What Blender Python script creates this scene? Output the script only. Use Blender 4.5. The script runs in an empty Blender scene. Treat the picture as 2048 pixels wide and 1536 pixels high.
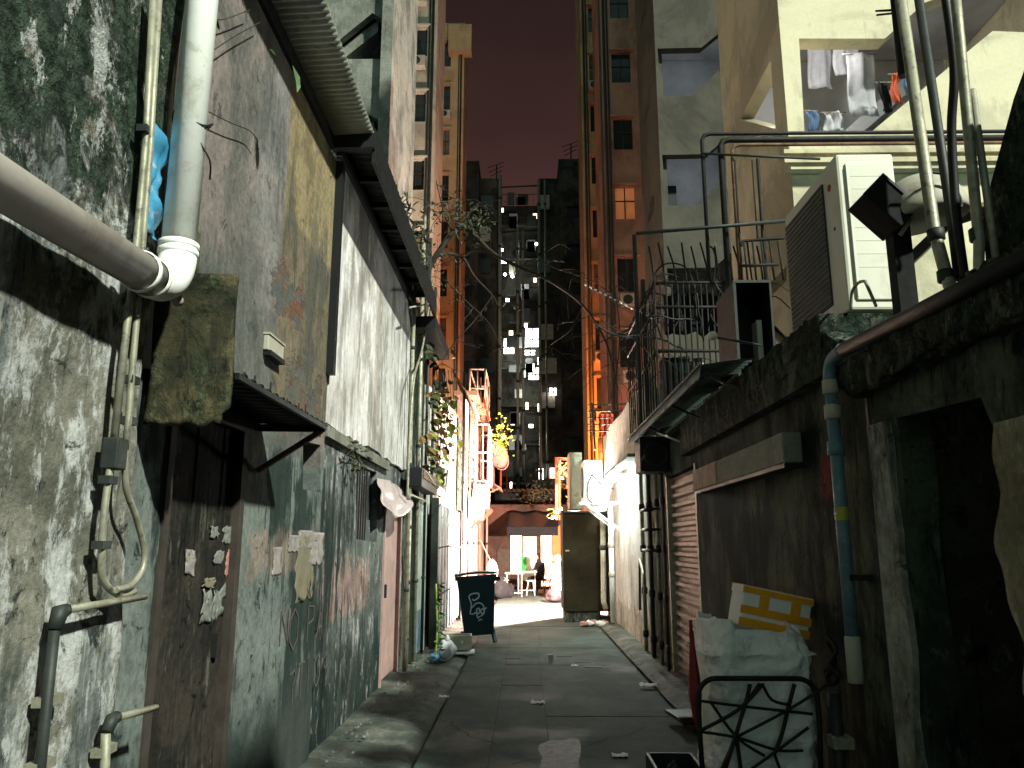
import bpy, bmesh, math, random
from math import sin, cos, pi, radians
from mathutils import Vector, Matrix
from mathutils.geometry import tessellate_polygon
random.seed(7)
SC = bpy.context.scene
COL = SC.collection

# ------------------------------------------------------------------ camera
F = 1540.0; PITCH = radians(11.81); YAW = radians(0.95); EYE = Vector((0, 0, 1.55))
cam = bpy.data.cameras.new("camera"); cam.sensor_width = 36; cam.lens = F * 36 / 2048
cam.clip_start = 0.05; cam.clip_end = 2000
camo = bpy.data.objects.new("camera", cam); COL.objects.link(camo)
camo.location = EYE; camo.rotation_euler = (pi / 2 + PITCH, 0, YAW)
SC.camera = camo
SC.view_settings.view_transform = 'Standard'; SC.view_settings.look = 'None'
SC.view_settings.exposure = 0.6; SC.view_settings.gamma = 1.0
try:
    SC.cycles.use_denoising = True; SC.cycles.sample_clamp_indirect = 6.0
    SC.cycles.caustics_reflective = False; SC.cycles.caustics_refractive = False
except Exception: pass

# ------------------------------------------------------------------ night sky: city glow, brown ahead, paler over the street behind
w = bpy.data.worlds.new("World"); SC.world = w; w.use_nodes = True
wn = w.node_tree; wn.nodes.clear()
wo = wn.nodes.new('ShaderNodeOutputWorld'); wb = wn.nodes.new('ShaderNodeBackground')
wc = wn.nodes.new('ShaderNodeTexCoord'); ws = wn.nodes.new('ShaderNodeSeparateXYZ')
wn.links.new(wc.outputs['Generated'], ws.inputs[0])
wr = wn.nodes.new('ShaderNodeValToRGB'); e = wr.color_ramp.elements
e[0].position = 0.36; e[0].color = (0.050, 0.021, 0.018, 1)
e[1].position = 0.66; e[1].color = (0.0135, 0.0080, 0.0072, 1)
m_ = e.new(0.5); m_.color = (0.028, 0.0135, 0.012, 1)
wn.links.new(ws.outputs['Z'], wr.inputs[0])
wr2 = wn.nodes.new('ShaderNodeMapRange'); wr2.inputs[1].default_value = 0.25; wr2.inputs[2].default_value = -0.7
wn.links.new(ws.outputs['Y'], wr2.inputs[0])
wr3 = wn.nodes.new('ShaderNodeMapRange'); wr3.inputs[1].default_value = -.55; wr3.inputs[2].default_value = -.95; wn.links.new(ws.outputs['Y'], wr3.inputs[0])
wl3 = wn.nodes.new('ShaderNodeMixRGB'); wl3.inputs[1].default_value = (0.024, 0.064, 0.060, 1); wl3.inputs[2].default_value = (0.30, 0.46, 0.42, 1); wn.links.new(wr3.outputs[0], wl3.inputs[0])  # fill lobe added behind the camera to brighten surfaces facing it
wm = wn.nodes.new('ShaderNodeMixRGB'); wn.links.new(wl3.outputs[0], wm.inputs[2])
wn.links.new(wr2.outputs[0], wm.inputs[0]); wn.links.new(wr.outputs[0], wm.inputs[1])
wz = wn.nodes.new('ShaderNodeTexNoise'); wz.inputs['Scale'].default_value = 3.2; wz.inputs['Detail'].default_value = 5; wn.links.new(wc.outputs['Generated'], wz.inputs['Vector'])
wv_ = wn.nodes.new('ShaderNodeMapRange'); wv_.inputs[1].default_value = .3; wv_.inputs[2].default_value = .7; wv_.inputs[3].default_value = .72; wv_.inputs[4].default_value = 1.25; wn.links.new(wz.outputs['Fac'], wv_.inputs[0])
wx_ = wn.nodes.new('ShaderNodeVectorMath'); wx_.operation = 'SCALE'; wn.links.new(wm.outputs[0], wx_.inputs[0]); wn.links.new(wv_.outputs[0], wx_.inputs['Scale'])
wn.links.new(wx_.outputs[0], wb.inputs[0]); wb.inputs[1].default_value = 1.0
wn.links.new(wb.outputs[0], wo.inputs[0])

# ------------------------------------------------------------------ the street light from behind and above, as one sun lamp
sl = bpy.data.lights.new("sun", 'SUN'); sl.energy = 4.9; sl.angle = radians(2.2); sl.color = (0.90, 0.97, 0.85)
so = bpy.data.objects.new("sun", sl); COL.objects.link(so)
SUN = Vector((-1.0, 0.92, -1.10))
so.rotation_euler = SUN.to_track_quat('-Z', 'Y').to_euler(); so.location = (8, -8, 9)

def point_lamp(name, loc, energy, col, r=0.05, spot=None, aim=None):
    l = bpy.data.lights.new(name, 'SPOT' if spot else 'POINT'); l.energy = energy; l.color = col; l.shadow_soft_size = r
    if spot: l.spot_size = radians(spot); l.spot_blend = 0.6
    o = bpy.data.objects.new(name, l); COL.objects.link(o); o.location = loc
    if aim is not None: o.rotation_euler = (Vector(aim) - Vector(loc)).to_track_quat('-Z', 'Y').to_euler()
    return o

# ------------------------------------------------------------------ a point of the real surface that a line of sight meets
_R = camo.rotation_euler.to_matrix()
def _pt(px, py, ax, v):
    d = _R @ Vector(((px - 1024) / F, -(py - 768) / F, -1)); return EYE + d * ((v - EYE[ax]) / d[ax])
def X(px, py, v): return _pt(px, py, 0, v)
def Y(px, py, v): return _pt(px, py, 1, v)
def Z(px, py, v=0.0): return _pt(px, py, 2, v)

# ------------------------------------------------------------------ mesh builder
def catmull(pts, k=6):
    p = [Vector(q) for q in pts]; out = []
    for i in range(len(p) - 1):
        a, b, c, d = p[max(i - 1, 0)], p[i], p[i + 1], p[min(i + 2, len(p) - 1)]
        for j in range(k):
            t = j / k
            out.append(0.5 * ((2 * b) + (c - a) * t + (2 * a - 5 * b + 4 * c - d) * t * t + (3 * b - a - 3 * c + d) * t ** 3))
    out.append(p[-1]); return out

class MB:
    def __init__(s): s.v = []; s.f = []; s.s = []
    def add(s, vs, fs, sm=False):
        o = len(s.v); s.v += [Vector(q) for q in vs]
        for f in fs: s.f.append([i + o for i in f]); s.s.append(sm)
        return s
    def box(s, x0, x1, y0, y1, z0, z1):
        if x0 > x1: x0, x1 = x1, x0
        if y0 > y1: y0, y1 = y1, y0
        if z0 > z1: z0, z1 = z1, z0
        return s.add([(x0, y0, z0), (x1, y0, z0), (x1, y1, z0), (x0, y1, z0), (x0, y0, z1), (x1, y0, z1), (x1, y1, z1), (x0, y1, z1)],
                     [(0, 3, 2, 1), (4, 5, 6, 7), (0, 1, 5, 4), (1, 2, 6, 5), (2, 3, 7, 6), (3, 0, 4, 7)])
    def obox(s, c, size, R):
        c = Vector(c); h = [q / 2 for q in size]; R = R.to_3x3()
        vs = [c + R @ Vector((sx * h[0], sy * h[1], sz * h[2])) for sz in (-1, 1) for sx, sy in ((-1, -1), (1, -1), (1, 1), (-1, 1))]
        return s.add(vs, [(0, 3, 2, 1), (4, 5, 6, 7), (0, 1, 5, 4), (1, 2, 6, 5), (2, 3, 7, 6), (3, 0, 4, 7)])
    def bar(s, p, q, w, h=None, up=(0, 0, 1)):
        p, q = Vector(p), Vector(q); d = q - p; h = h or w
        z = d.normalized(); u = Vector(up)
        if abs(z.dot(u)) > 0.98: u = Vector((1, 0, 0))
        a = z.cross(u).normalized(); b = a.cross(z)
        R = Matrix((a, z, b)).transposed()
        return s.obox((p + q) / 2, (w, d.length, h), R)
    def tube(s, pts, r, n=8, cap=True, sm=True):
        pts = [Vector(q) for q in pts]; m = len(pts)
        rs = r if isinstance(r, (list, tuple)) else [r] * m
        t0 = (pts[1] - pts[0]).normalized(); a = t0.orthogonal().normalized(); vs = []
        for i in range(m):
            t = (pts[min(i + 1, m - 1)] - pts[max(i - 1, 0)]).normalized()
            a = (a - t * a.dot(t))
            a = a.normalized() if a.length > 1e-6 else t.orthogonal().normalized()
            b = t.cross(a)
            k = 1.0
            if 0 < i < m - 1:
                cs = (pts[i + 1] - pts[i]).normalized().dot((pts[i] - pts[i - 1]).normalized())
                k = 1 / max(0.6, math.sqrt(max(0.0, (1 + cs) / 2)))
            vs += [pts[i] + (a * cos(2 * pi * j / n) + b * sin(2 * pi * j / n)) * rs[i] * (k if k < 1.5 else 1) for j in range(n)]
        fs = [(i * n + j, i * n + (j + 1) % n, (i + 1) * n + (j + 1) % n, (i + 1) * n + j) for i in range(m - 1) for j in range(n)]
        s.add(vs, fs, sm)
        if cap:
            o = len(s.v) - m * n
            s.f.append([o + j for j in reversed(range(n))]); s.s.append(False)
            s.f.append([o + (m - 1) * n + j for j in range(n)]); s.s.append(False)
        return s
    def lathe(s, prof, c, axis=(0, 0, 1), n=20, sm=True):
        c = Vector(c); ax = Vector(axis).normalized(); a = ax.orthogonal().normalized(); b = ax.cross(a)
        vs = [c + ax * h + (a * cos(2 * pi * j / n) + b * sin(2 * pi * j / n)) * max(r, 1e-4) for r, h in prof for j in range(n)]
        return s.add(vs, [(i * n + j, i * n + (j + 1) % n, (i + 1) * n + (j + 1) % n, (i + 1) * n + j) for i in range(len(prof) - 1) for j in range(n)], sm)
    def plate(s, outer, holes=(), axis='y', pos=0.0, th=0.1):
        def mk(u, v, d): return {'y': (u, d, v), 'x': (d, u, v), 'z': (u, v, d)}[axis]
        loops = [list(outer)] + [list(h) for h in holes]
        flat = [q for L in loops for q in L]; n = len(flat)
        tri = tessellate_polygon([[Vector((u, v, 0)) for u, v in L] for L in loops])
        vs = [mk(u, v, pos) for u, v in flat] + [mk(u, v, pos + th) for u, v in flat]
        fs = [tuple(t) for t in tri] + [tuple(i + n for i in reversed(t)) for t in tri]; o = 0
        for L in loops:
            k = len(L)
            fs += [(o + i, o + (i + 1) % k, n + o + (i + 1) % k, n + o + i) for i in range(k)]; o += k
        return s.add(vs, fs)
    def corr(s, o, u, v, nw, amp, th=0.004, k=6, sharp=False):
        o, u, v = Vector(o), Vector(u), Vector(v); nrm = u.cross(v).normalized(); m = nw * k; vs = []
        for i in range(m + 1):
            ph = i / k
            h = (amp if (ph % 1) < 0.5 else -amp) if sharp else amp * sin(2 * pi * ph)
            for q in (o + u * (i / m), o + u * (i / m) + v): vs.append(q + nrm * h)
        fs = [(2 * i, 2 * i + 2, 2 * i + 3, 2 * i + 1) for i in range(m)]
        n0 = len(vs); vs += [q - nrm * th for q in vs[:n0]]
        fs += [tuple(n0 + j for j in reversed(f)) for f in fs]
        fs += [(2 * i, n0 + 2 * i, n0 + 2 * i + 2, 2 * i + 2) for i in range(m)] + [(2 * i + 3, n0 + 2 * i + 3, n0 + 2 * i + 1, 2 * i + 1) for i in range(m)]
        return s.add(vs, fs, not sharp)
    def leaf(s, p, d, L, W):
        p = Vector(p); d = Vector(d).normalized(); a = d.cross(Vector((random.uniform(-1, 1), random.uniform(-1, 1), random.uniform(-1, 1)))).normalized()
        n = d.cross(a) * W * 0.25
        return s.add([p, p + d * L * .35 + a * W / 2 + n, p + d * L * .75 + a * W * .35 + n, p + d * L, p + d * L * .75 - a * W * .35 + n, p + d * L * .35 - a * W / 2 + n, p + d * L * .5],
                     [(0, 1, 6), (1, 2, 6), (2, 3, 6), (3, 4, 6), (4, 5, 6), (5, 0, 6)])
    def grid(s, fn, nu, nv, th=0.0, sm=True):
        vs = [Vector(fn(i / nu, j / nv)) for i in range(nu + 1) for j in range(nv + 1)]
        fs = [(i * (nv + 1) + j, (i + 1) * (nv + 1) + j, (i + 1) * (nv + 1) + j + 1, i * (nv + 1) + j + 1) for i in range(nu) for j in range(nv)]
        return s.add(vs, fs, sm)
    def build(s, name, mat, parent=None, local=False, bevel=0.0, solid=0.0, jit=0.0):
        me = bpy.data.meshes.new(name)
        off = Vector((0, 0, 0))
        if parent is not None and not local: off = absloc(parent)
        if jit:
            for q in s.v: q += Vector((random.uniform(-jit, jit), random.uniform(-jit, jit), random.uniform(-jit, jit)))
        me.from_pydata([tuple(q - off) for q in s.v], [], s.f); me.update()
        for p, sm in zip(me.polygons, s.s): p.use_smooth = sm
        bm = bmesh.new(); bm.from_mesh(me); bmesh.ops.recalc_face_normals(bm, faces=bm.faces); bm.to_mesh(me); bm.free()
        me.materials.append(mat)
        o = bpy.data.objects.new(name, me); COL.objects.link(o)
        if parent is not None: o.parent = parent
        if solid:
            md = o.modifiers.new('thick', 'SOLIDIFY'); md.thickness = solid; md.offset = 0
        if bevel:
            md = o.modifiers.new('bevel', 'BEVEL'); md.width = bevel; md.segments = 2; md.limit_method = 'ANGLE'
        return o

def absloc(o):
    v = Vector((0, 0, 0))
    while o is not None: v += o.location; o = o.parent
    return v
def tag(o, label=None, cat=None, group=None, kind=None):
    if label: o['label'] = label
    if cat: o['category'] = cat
    if group: o['group'] = group
    if kind: o['kind'] = kind
    return o
def thing(name, label, cat, loc=(0, 0, 0), rot=(0, 0, 0), group=None):
    o = bpy.data.objects.new(name, None); COL.objects.link(o); o.location = loc; o.rotation_euler = rot; o.empty_display_size = 0.1
    return tag(o, label, cat, group)
def one(mb, name, mat, label, cat, group=None, **k):
    return tag(mb.build(name, mat, **k), label, cat, group)
def struct(mb, name, mat, **k): return tag(mb.build(name, mat, **k), kind='structure')
def copy_tree(o, parent=None):
    c = o.copy(); COL.objects.link(c); c.parent = parent
    for ch in o.children: copy_tree(ch, c)
    return c

# ------------------------------------------------------------------ materials
class NT:
    def __init__(s, name, coords='world'):
        s.m = bpy.data.materials.new(name); s.m.use_nodes = True; s.t = s.m.node_tree
        s.b = s.t.nodes['Principled BSDF']; s.b.inputs['Specular IOR Level'].default_value = 0.3
        if coords == 'world': s.pos = s.t.nodes.new('ShaderNodeNewGeometry').outputs['Position']
        else: s.pos = s.t.nodes.new('ShaderNodeTexCoord').outputs['Object']
    def L(s, a, b): s.t.links.new(a, b)
    def put(s, sock, v):
        if hasattr(v, 'is_linked') or hasattr(v, 'links'): s.L(v, sock)
        elif isinstance(v, (tuple, list)) and len(v) == 3 and len(sock.default_value) == 4: sock.default_value = (*v, 1)
        else: sock.default_value = v
    def map(s, scale=(1, 1, 1), loc=(0, 0, 0), vec=None):
        n = s.t.nodes.new('ShaderNodeMapping'); n.inputs['Scale'].default_value = scale; n.inputs['Location'].default_value = loc
        s.L(vec or s.pos, n.inputs[0]); return n.outputs[0]
    def noise(s, scale, detail=6, rough=.6, dist=0.0, vec=None):
        n = s.t.nodes.new('ShaderNodeTexNoise'); n.inputs['Scale'].default_value = scale; n.inputs['Detail'].default_value = detail
        n.inputs['Roughness'].default_value = rough; n.inputs['Distortion'].default_value = dist
        s.L(vec or s.pos, n.inputs['Vector']); return n.outputs['Fac']
    def ramp(s, fac, stops, interp='LINEAR'):
        n = s.t.nodes.new('ShaderNodeValToRGB'); el = n.color_ramp.elements; n.color_ramp.interpolation = interp
        while len(el) < len(stops): el.new(0.5)
        for q, (p, c) in zip(el, stops):
            q.position = p; q.color = (c, c, c, 1) if isinstance(c, (int, float)) else (*c, 1)
        s.L(fac, n.inputs[0]); return n.outputs[0]
    def mix(s, fac, a, b, mode='MIX'):
        n = s.t.nodes.new('ShaderNodeMixRGB'); n.blend_type = mode
        s.put(n.inputs[0], fac); s.put(n.inputs[1], a); s.put(n.inputs[2], b); return n.outputs[0]
    def math(s, op, a, b=0.0, c=None):
        n = s.t.nodes.new('ShaderNodeMath'); n.operation = op; s.put(n.inputs[0], a); s.put(n.inputs[1], b)
        if c is not None: s.put(n.inputs[2], c)
        return n.outputs[0]
    def rng(s, v, a, b, c=0.0, d=1.0):
        n = s.t.nodes.new('ShaderNodeMapRange'); n.interpolation_type = 'SMOOTHSTEP'
        s.put(n.inputs[0], v)
        for i, q in enumerate((a, b, c, d)): n.inputs[1 + i].default_value = q
        return n.outputs[0]
    def xyz(s):
        n = s.t.nodes.new('ShaderNodeSeparateXYZ'); s.L(s.pos, n.inputs[0]); return n.outputs
    def comb(s, x, y, z):
        n = s.t.nodes.new('ShaderNodeCombineXYZ'); s.put(n.inputs[0], x); s.put(n.inputs[1], y); s.put(n.inputs[2], z); return n.outputs[0]
    def zone(s, box, wob=0.12, edge=0.05, fr=4.0):
        # box: {axis: (lo, hi)}; a ragged-edged patch of the wall
        q = s.xyz(); nz = s.math('SUBTRACT', s.noise(fr, 5, .65), 0.5); f = None
        for ax, (lo, hi) in box.items():
            v = s.math('MULTIPLY_ADD', nz, wob * 4, q['xyz'.index(ax)])
            g = s.math('MULTIPLY', s.rng(v, lo - edge, lo + edge), s.rng(v, hi + edge, hi - edge))
            f = g if f is None else s.math('MULTIPLY', f, g)
        return f
    def done(s, col, rough=0.85, bump=None, bs=0.3, bd=0.02, metal=0.0):
        s.put(s.b.inputs['Base Color'], col); s.put(s.b.inputs['Roughness'], rough); s.b.inputs['Metallic'].default_value = metal
        if bump is not None:
            n = s.t.nodes.new('ShaderNodeBump'); n.inputs['Strength'].default_value = bs; n.inputs['Distance'].default_value = bd
            s.L(bump, n.inputs['Height']); s.L(n.outputs[0], s.b.inputs['Normal'])
        return s.m

def wall_mat(name, a, b, dark, light=None, bs=1.3, streak=.6, peel=.62, moss=None, zones=(), bump=.5, streakw=5.0, coords='world', sharp=.06, seed=0.0, speck=1.0, clump=1.0):
    """old plaster: blotches of a and b, clumped vertical run-off stains of dark, thin drips, flaked patches of light, moss, ragged zones"""
    n = NT(name, coords); base = n.map((1, 1, 1), (seed, seed * 1.7, seed * .6))
    blot = n.noise(bs, 9, .68, .7, base)
    col = n.ramp(blot, [(.41, a), (.47, [(p + q) / 2 for p, q in zip(a, b)]), (.52, b), (.60, [q * .72 for q in b])])
    fine = n.noise(24, 6, .7, 0, base)
    big = n.math('SUBTRACT', n.noise(.85, 5, .6, .5, n.map((1, 1, .8), (seed + 8, 2, 5))), .5)
    if light is not None:
        pz = n.math('ADD', n.noise(3.1, 11, .74, .15, n.map((1, 1, .62), (seed + 3, 1, 2))), n.math('MULTIPLY', big, .35))
        col = n.mix(n.rng(pz, peel - sharp, peel + sharp * .2), col, light)
        pz2 = n.noise(9, 8, .72, .4, n.map((1, 1, .35), (seed, 4, 7)))
        col = n.mix(n.math('MULTIPLY', n.rng(pz2, .58, .63), .7), col, light)
    st0 = n.noise(1.0, 10, .70, .3, n.map((streakw, streakw, .75), (seed, 0, seed)))
    st = n.math('ADD', st0, n.math('MULTIPLY', big, .75 * clump))
    col = n.mix(n.math('MULTIPLY', n.rng(st, .49, .63), streak), col, dark)
    dr = n.math('ADD', n.noise(1.0, 7, .7, .25, n.map((streakw * 4.2, streakw * 4.2, 1.5), (seed, 6, 1))), n.math('MULTIPLY', big, .5))
    col = n.mix(n.math('MULTIPLY', n.rng(dr, .56, .63), streak * .8), col, dark)
    sp = n.noise(7.5, 10, .75, .5, base)
    if speck: col = n.mix(n.math('MULTIPLY', n.rng(sp, .57, .66), min(1, streak * 1.25 * speck)), col, dark)
    hgt = n.math('ADD', n.math('MULTIPLY', blot, .6), n.math('MULTIPLY', fine, .35))
    if moss:
        mc, z0, z1, th = moss
        mz = n.noise(2.3, 12, .78, .9, base)
        g = n.math('ADD', mz, n.rng(n.xyz()[2], z0, z1, -.22, .15))
        f = n.rng(g, th - .035, th + .03)
        mcol = n.mix(n.rng(n.noise(15, 7, .75), .40, .58), mc, [q * 3.0 + .006 for q in mc])
        col = n.mix(f, col, mcol)
        hgt = n.math('ADD', hgt, n.math('MULTIPLY', f, n.noise(30, 4, .7)))
        if light is not None:
            fl = n.math('ADD', n.noise(4.5, 11, .78, .2, n.map((1, 1, .5), (seed + 9, 3, 3))), n.math('MULTIPLY', big, .3))
            col = n.mix(n.math('MULTIPLY', n.rng(fl, .53, .57), .85), col, n.mix(n.rng(n.noise(7, 6, .7), .45, .55), a, light))
    for zb in zones:
        f = n.zone(zb['box'], zb.get('wob', .12), zb.get('edge', .04), zb.get('fr', 4.0))
        if zb.get('brick'):
            q = n.xyz(); br = n.t.nodes.new('ShaderNodeTexBrick'); n.L(n.comb(q[1], q[2], 0.0), br.inputs['Vector'])
            br.inputs['Scale'].default_value = 1.0; br.inputs['Brick Width'].default_value = .21; br.inputs['Row Height'].default_value = .075; br.inputs['Mortar Size'].default_value = .007
            n.put(br.inputs['Color1'], zb['brick']); n.put(br.inputs['Color2'], [q * .45 for q in zb['brick']]); n.put(br.inputs['Mortar'], (.09, .07, .055))
            c2 = n.mix(n.rng(n.noise(6, 8, .75, .6), .42, .56), br.outputs['Color'], [q * 1.6 for q in dark])
            f = n.math('MULTIPLY', f, n.rng(n.noise(5, 6, .7, .5), .36, .42))
            hgt = n.math('SUBTRACT', hgt, n.math('MULTIPLY', f, n.math('ADD', n.math('MULTIPLY', br.outputs['Fac'], .5), .4)))
        else:
            zs = zb.get('streak', streak); zd = zb.get('dark', dark)
            c2 = n.ramp(n.noise(3.3, 8, .7, .5), [(.38, [q * .62 for q in zb['col']]), (.5, zb['col']), (.62, [min(.8, q * 1.18) for q in zb['col']])])
            c2 = n.mix(n.math('MULTIPLY', n.rng(st, .49, .60), zs), c2, zd); c2 = n.mix(n.math('MULTIPLY', n.rng(dr, .55, .62), zs), c2, zd)
            if speck: c2 = n.mix(n.math('MULTIPLY', n.rng(sp, .57, .66), zs * speck), c2, zd)
            if light is not None and zb.get('flake', 1): c2 = n.mix(n.math('MULTIPLY', n.rng(pz2, .575, .63), .6), c2, light)
        col = n.mix(n.math('MULTIPLY', f, zb.get('amt', 1.0)), col, c2)
    col = n.mix(n.math('MULTIPLY', n.rng(fine, .38, .66), .30 * max(speck, .25)), col, [q * .5 for q in dark])
    hgt = n.math('ADD', hgt, n.math('MULTIPLY', n.rng(sp, .58, .7), -.3 * speck))
    n.b.inputs['Specular IOR Level'].default_value = .06
    return n.done(col, .9, hgt, bump, .03)

def plain(name, c, rough=.6, var=.35, scale=6, metal=0.0, coords='object', dirt=None, bump=.12):
    n = NT(name, coords); f = n.noise(scale, 7, .65, .2)
    col = n.ramp(f, [(.35, [q * (1 - var) for q in c]), (.62, c)])
    if dirt:
        g = n.noise(scale * 1.7, 9, .72, .4)
        col = n.mix(n.rng(g, .52, .66), col, dirt)
    return n.done(col, n.ramp(f, [(.3, min(1, rough + .12)), (.7, rough)]), n.noise(scale * 5, 5, .7), bump, .01, metal)

def glow(name, c, e, var=None):
    n = NT(name, 'object'); n.b.inputs['Base Color'].default_value = (*c, 1); n.b.inputs['Emission Color'].default_value = (*c, 1)
    n.b.inputs['Emission Strength'].default_value = e; n.b.inputs['Roughness'].default_value = .5
    if var:
        v = n.noise(var, 3, .5); n.L(n.ramp(v, [(.38, [q * .25 for q in c]), (.6, c)]), n.b.inputs['Emission Color'])
    return n.m

DK = (.030, .036, .032)
M = {}
M['mossy'] = wall_mat('mossy plaster', (.235, .22, .182), (.145, .142, .112), (.026, .040, .036), (.47, .47, .455), 1.7, .68, .55, moss=((.014, .021, .014), 1.6, 3.1, .582), bump=.9, seed=1.3)
M['house2'] = wall_mat('grey plaster with bare brick', (.255, .205, .19), (.165, .15, .138), (.062, .068, .062), None, 1.6, .5, .66, seed=4.1, bump=.5, streakw=2.6, speck=1.2, zones=(
    dict(box={'y': (-9, 4.95), 'z': (1.9, 3.05)}, col=(.115, .125, .112), wob=.22, edge=.25, amt=.8),
    dict(box={'y': (4.25, 4.75), 'z': (3.0, 8)}, col=(.26, .25, .245), wob=.15, edge=.15, amt=.6),
    dict(box={'y': (4.78, 9), 'z': (3.75, 8)}, col=(.29, .225, .13), wob=.03, streak=.55, flake=0),
    dict(box={'y': (4.78, 9), 'z': (2.4, 3.75)}, col=(.185, .145, .095), wob=.05, streak=.65, amt=.9),
    dict(box={'y': (-9, 9), 'z': (-1, 2.15)}, col=(.16, .18, .165), wob=.07, dark=(.016, .030, .026), streak=.92),
    dict(box={'y': (4.7, 5.3), 'z': (2.98, 3.36)}, brick=(.30, .11, .06), wob=.22, fr=3.0, amt=.95),
    dict(box={'y': (4.95, 5.9), 'z': (2.35, 2.72)}, brick=(.20, .10, .065), wob=.22, amt=.8),
    dict(box={'y': (4.5, 5.9), 'z': (1.36, 1.62)}, col=(.33, .22, .17), wob=.12, amt=.5),
    dict(box={'y': (-9, 9), 'z': (-1, .62)}, col=(.022, .034, .030), wob=.2, edge=.28, amt=.92)))  # last zone: shade along the foot of the wall, put into the colour
M['white_wall'] = wall_mat('whitewashed wall', (.72, .665, .655), (.58, .53, .51), (.17, .155, .13), (.84, .79, .78), .8, .65, .58, seed=2.2, bump=.2, streakw=4.4, sharp=.1, speck=.5, zones=(
    dict(box={'y': (8.0, 8.75), 'z': (2.2, 4.35)}, col=(.30, .26, .215), wob=.05, edge=.12, amt=.75),
    dict(box={'y': (8.3, 11), 'z': (2.2, 6)}, col=(.50, .50, .48), wob=.08, edge=.1, amt=.6)))
M['lower_wall'] = wall_mat('stained lower wall with painted shade', (.17, .185, .17), (.105, .115, .105), (.012, .023, .020), (.42, .39, .38), 1.3, .92, .58, seed=6.0, bump=.45, zones=(
    dict(box={'y': (6.3, 8.2), 'z': (.95, 1.4)}, col=(.36, .21, .18), wob=.14, amt=.6),
    dict(box={'y': (-9, 30), 'z': (-1, .60)}, col=(.022, .034, .030), wob=.2, edge=.25, amt=.92)))  # dark band at the foot stands in for shade, painted into the plaster
M['dark_wall'] = wall_mat('blackened damp wall', (.085, .096, .073), (.048, .055, .042), (.006, .009, .007), (.15, .155, .125), 1.2, .85, .68, seed=9.0, bump=.9, moss=((.010, .016, .011), .5, 3.2, .60))
M['right_wall'] = wall_mat('dim olive plaster', (.078, .098, .068), (.042, .055, .041), (.003, .006, .005), (.125, .145, .115), 1.5, .95, .68, seed=3.0, bump=.5, streakw=2.4, zones=(
    dict(box={'y': (4.1, 6.2), 'z': (.2, 2.05)}, col=(.098, .103, .060), wob=.10, amt=.75, streak=.75),
    dict(box={'y': (4.45, 4.75), 'z': (1.78, 2.12)}, col=(.20, .03, .035), wob=.05, amt=.8),
    dict(box={'y': (4.42, 4.85), 'z': (1.55, 1.82)}, col=(.035, .03, .035), wob=.05, amt=.75)))
M['pale_house'] = wall_mat('pale limewash', (.66, .63, .56), (.52, .49, .43), (.12, .115, .085), (.76, .73, .68), 1.1, .5, .62, seed=8.0, bump=.3)
M['grey_plaster'] = wall_mat('grey green plaster', (.27, .265, .22), (.22, .215, .175), (.06, .07, .055), None, .9, .4, .7, seed=5.0, bump=.25)
M['pink_front'] = wall_mat('pink rendered front', (.46, .31, .27), (.34, .21, .17), (.10, .055, .04), (.60, .48, .44), 1.4, .6, .60, seed=7.0, bump=.35)
M['cream'] = wall_mat('cream tower paint', (.74, .665, .47), (.68, .61, .43), (.34, .305, .215), None, .5, .35, .7, seed=11.0, bump=.05, streakw=1.6, speck=.12)
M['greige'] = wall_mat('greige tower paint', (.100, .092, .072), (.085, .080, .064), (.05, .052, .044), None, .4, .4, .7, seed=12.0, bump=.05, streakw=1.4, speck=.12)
M['lgrey'] = wall_mat('grey beige tower paint', (.46, .43, .33), (.41, .39, .30), (.13, .13, .105), None, .4, .4, .7, seed=12.5, bump=.05, streakw=1.4, speck=.12)
M['redbrown'] = wall_mat('red brown tower paint', (.40, .235, .165), (.34, .195, .135), (.15, .09, .065), None, .4, .3, .7, seed=13.0, bump=.05, streakw=1.2, speck=.1)
M['ochre'] = wall_mat('ochre tower paint', (.44, .33, .18), (.40, .29, .155), (.28, .18, .10), None, .4, .3, .7, seed=14.0, bump=.05, streakw=1.2, speck=.1)
M['ltower'] = wall_mat('old grey tower', (.25, .245, .21), (.20, .20, .17), (.05, .062, .053), (.30, .255, .235), .6, .5, .68, seed=15.0, bump=.15, streakw=1.5)
M['far_block'] = wall_mat('soot dark block', (.085, .080, .062), (.06, .057, .046), (.010, .011, .010), None, .35, .6, .7, seed=16.0, bump=.1, streakw=.9)
M['slab_in'] = plain('landing plaster', (.50, .50, .50), .9, .3, 1.2, coords='world')
M['void'] = plain('sooty black', (.003, .003, .003), .8, .2, 9)
M['black'] = plain('black metal', (.009, .010, .010), .5, .4, 9)
M['darkiron'] = plain('rusted dark iron', (.012, .0115, .010), .65, .5, 14, dirt=(.028, .014, .008))
M['darksheet'] = plain('dark sheet metal', (.05, .055, .055), .55, .4, 5, metal=.2, dirt=(.02, .018, .014))
M['glass'] = plain('dim window glass', (.02, .026, .026), .12, .3, 3)
M['pvc'] = plain('white pvc', (.93, .93, .87), .42, .08, 3.2, dirt=(.66, .64, .54))
M['pvc_grey'] = plain('greyed pvc', (.42, .375, .335), .5, .22, 3, dirt=(.30, .26, .22))
M['conduit'] = plain('galvanised conduit', (.36, .345, .255), .45, .4, 11, metal=.35, dirt=(.12, .12, .09))
M['conduit_dk'] = plain('blackened conduit', (.028, .034, .030), .5, .45, 13)
M['cable'] = plain('black cable', (.014, .014, .013), .5, .3, 20)
M['door_wood'] = wall_mat('rotting door boards', (.047, .038, .030), (.026, .024, .020), (.005, .008, .007), (.12, .11, .09), 2.4, .75, .70, seed=17.0, bump=.6, streakw=16)
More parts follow.
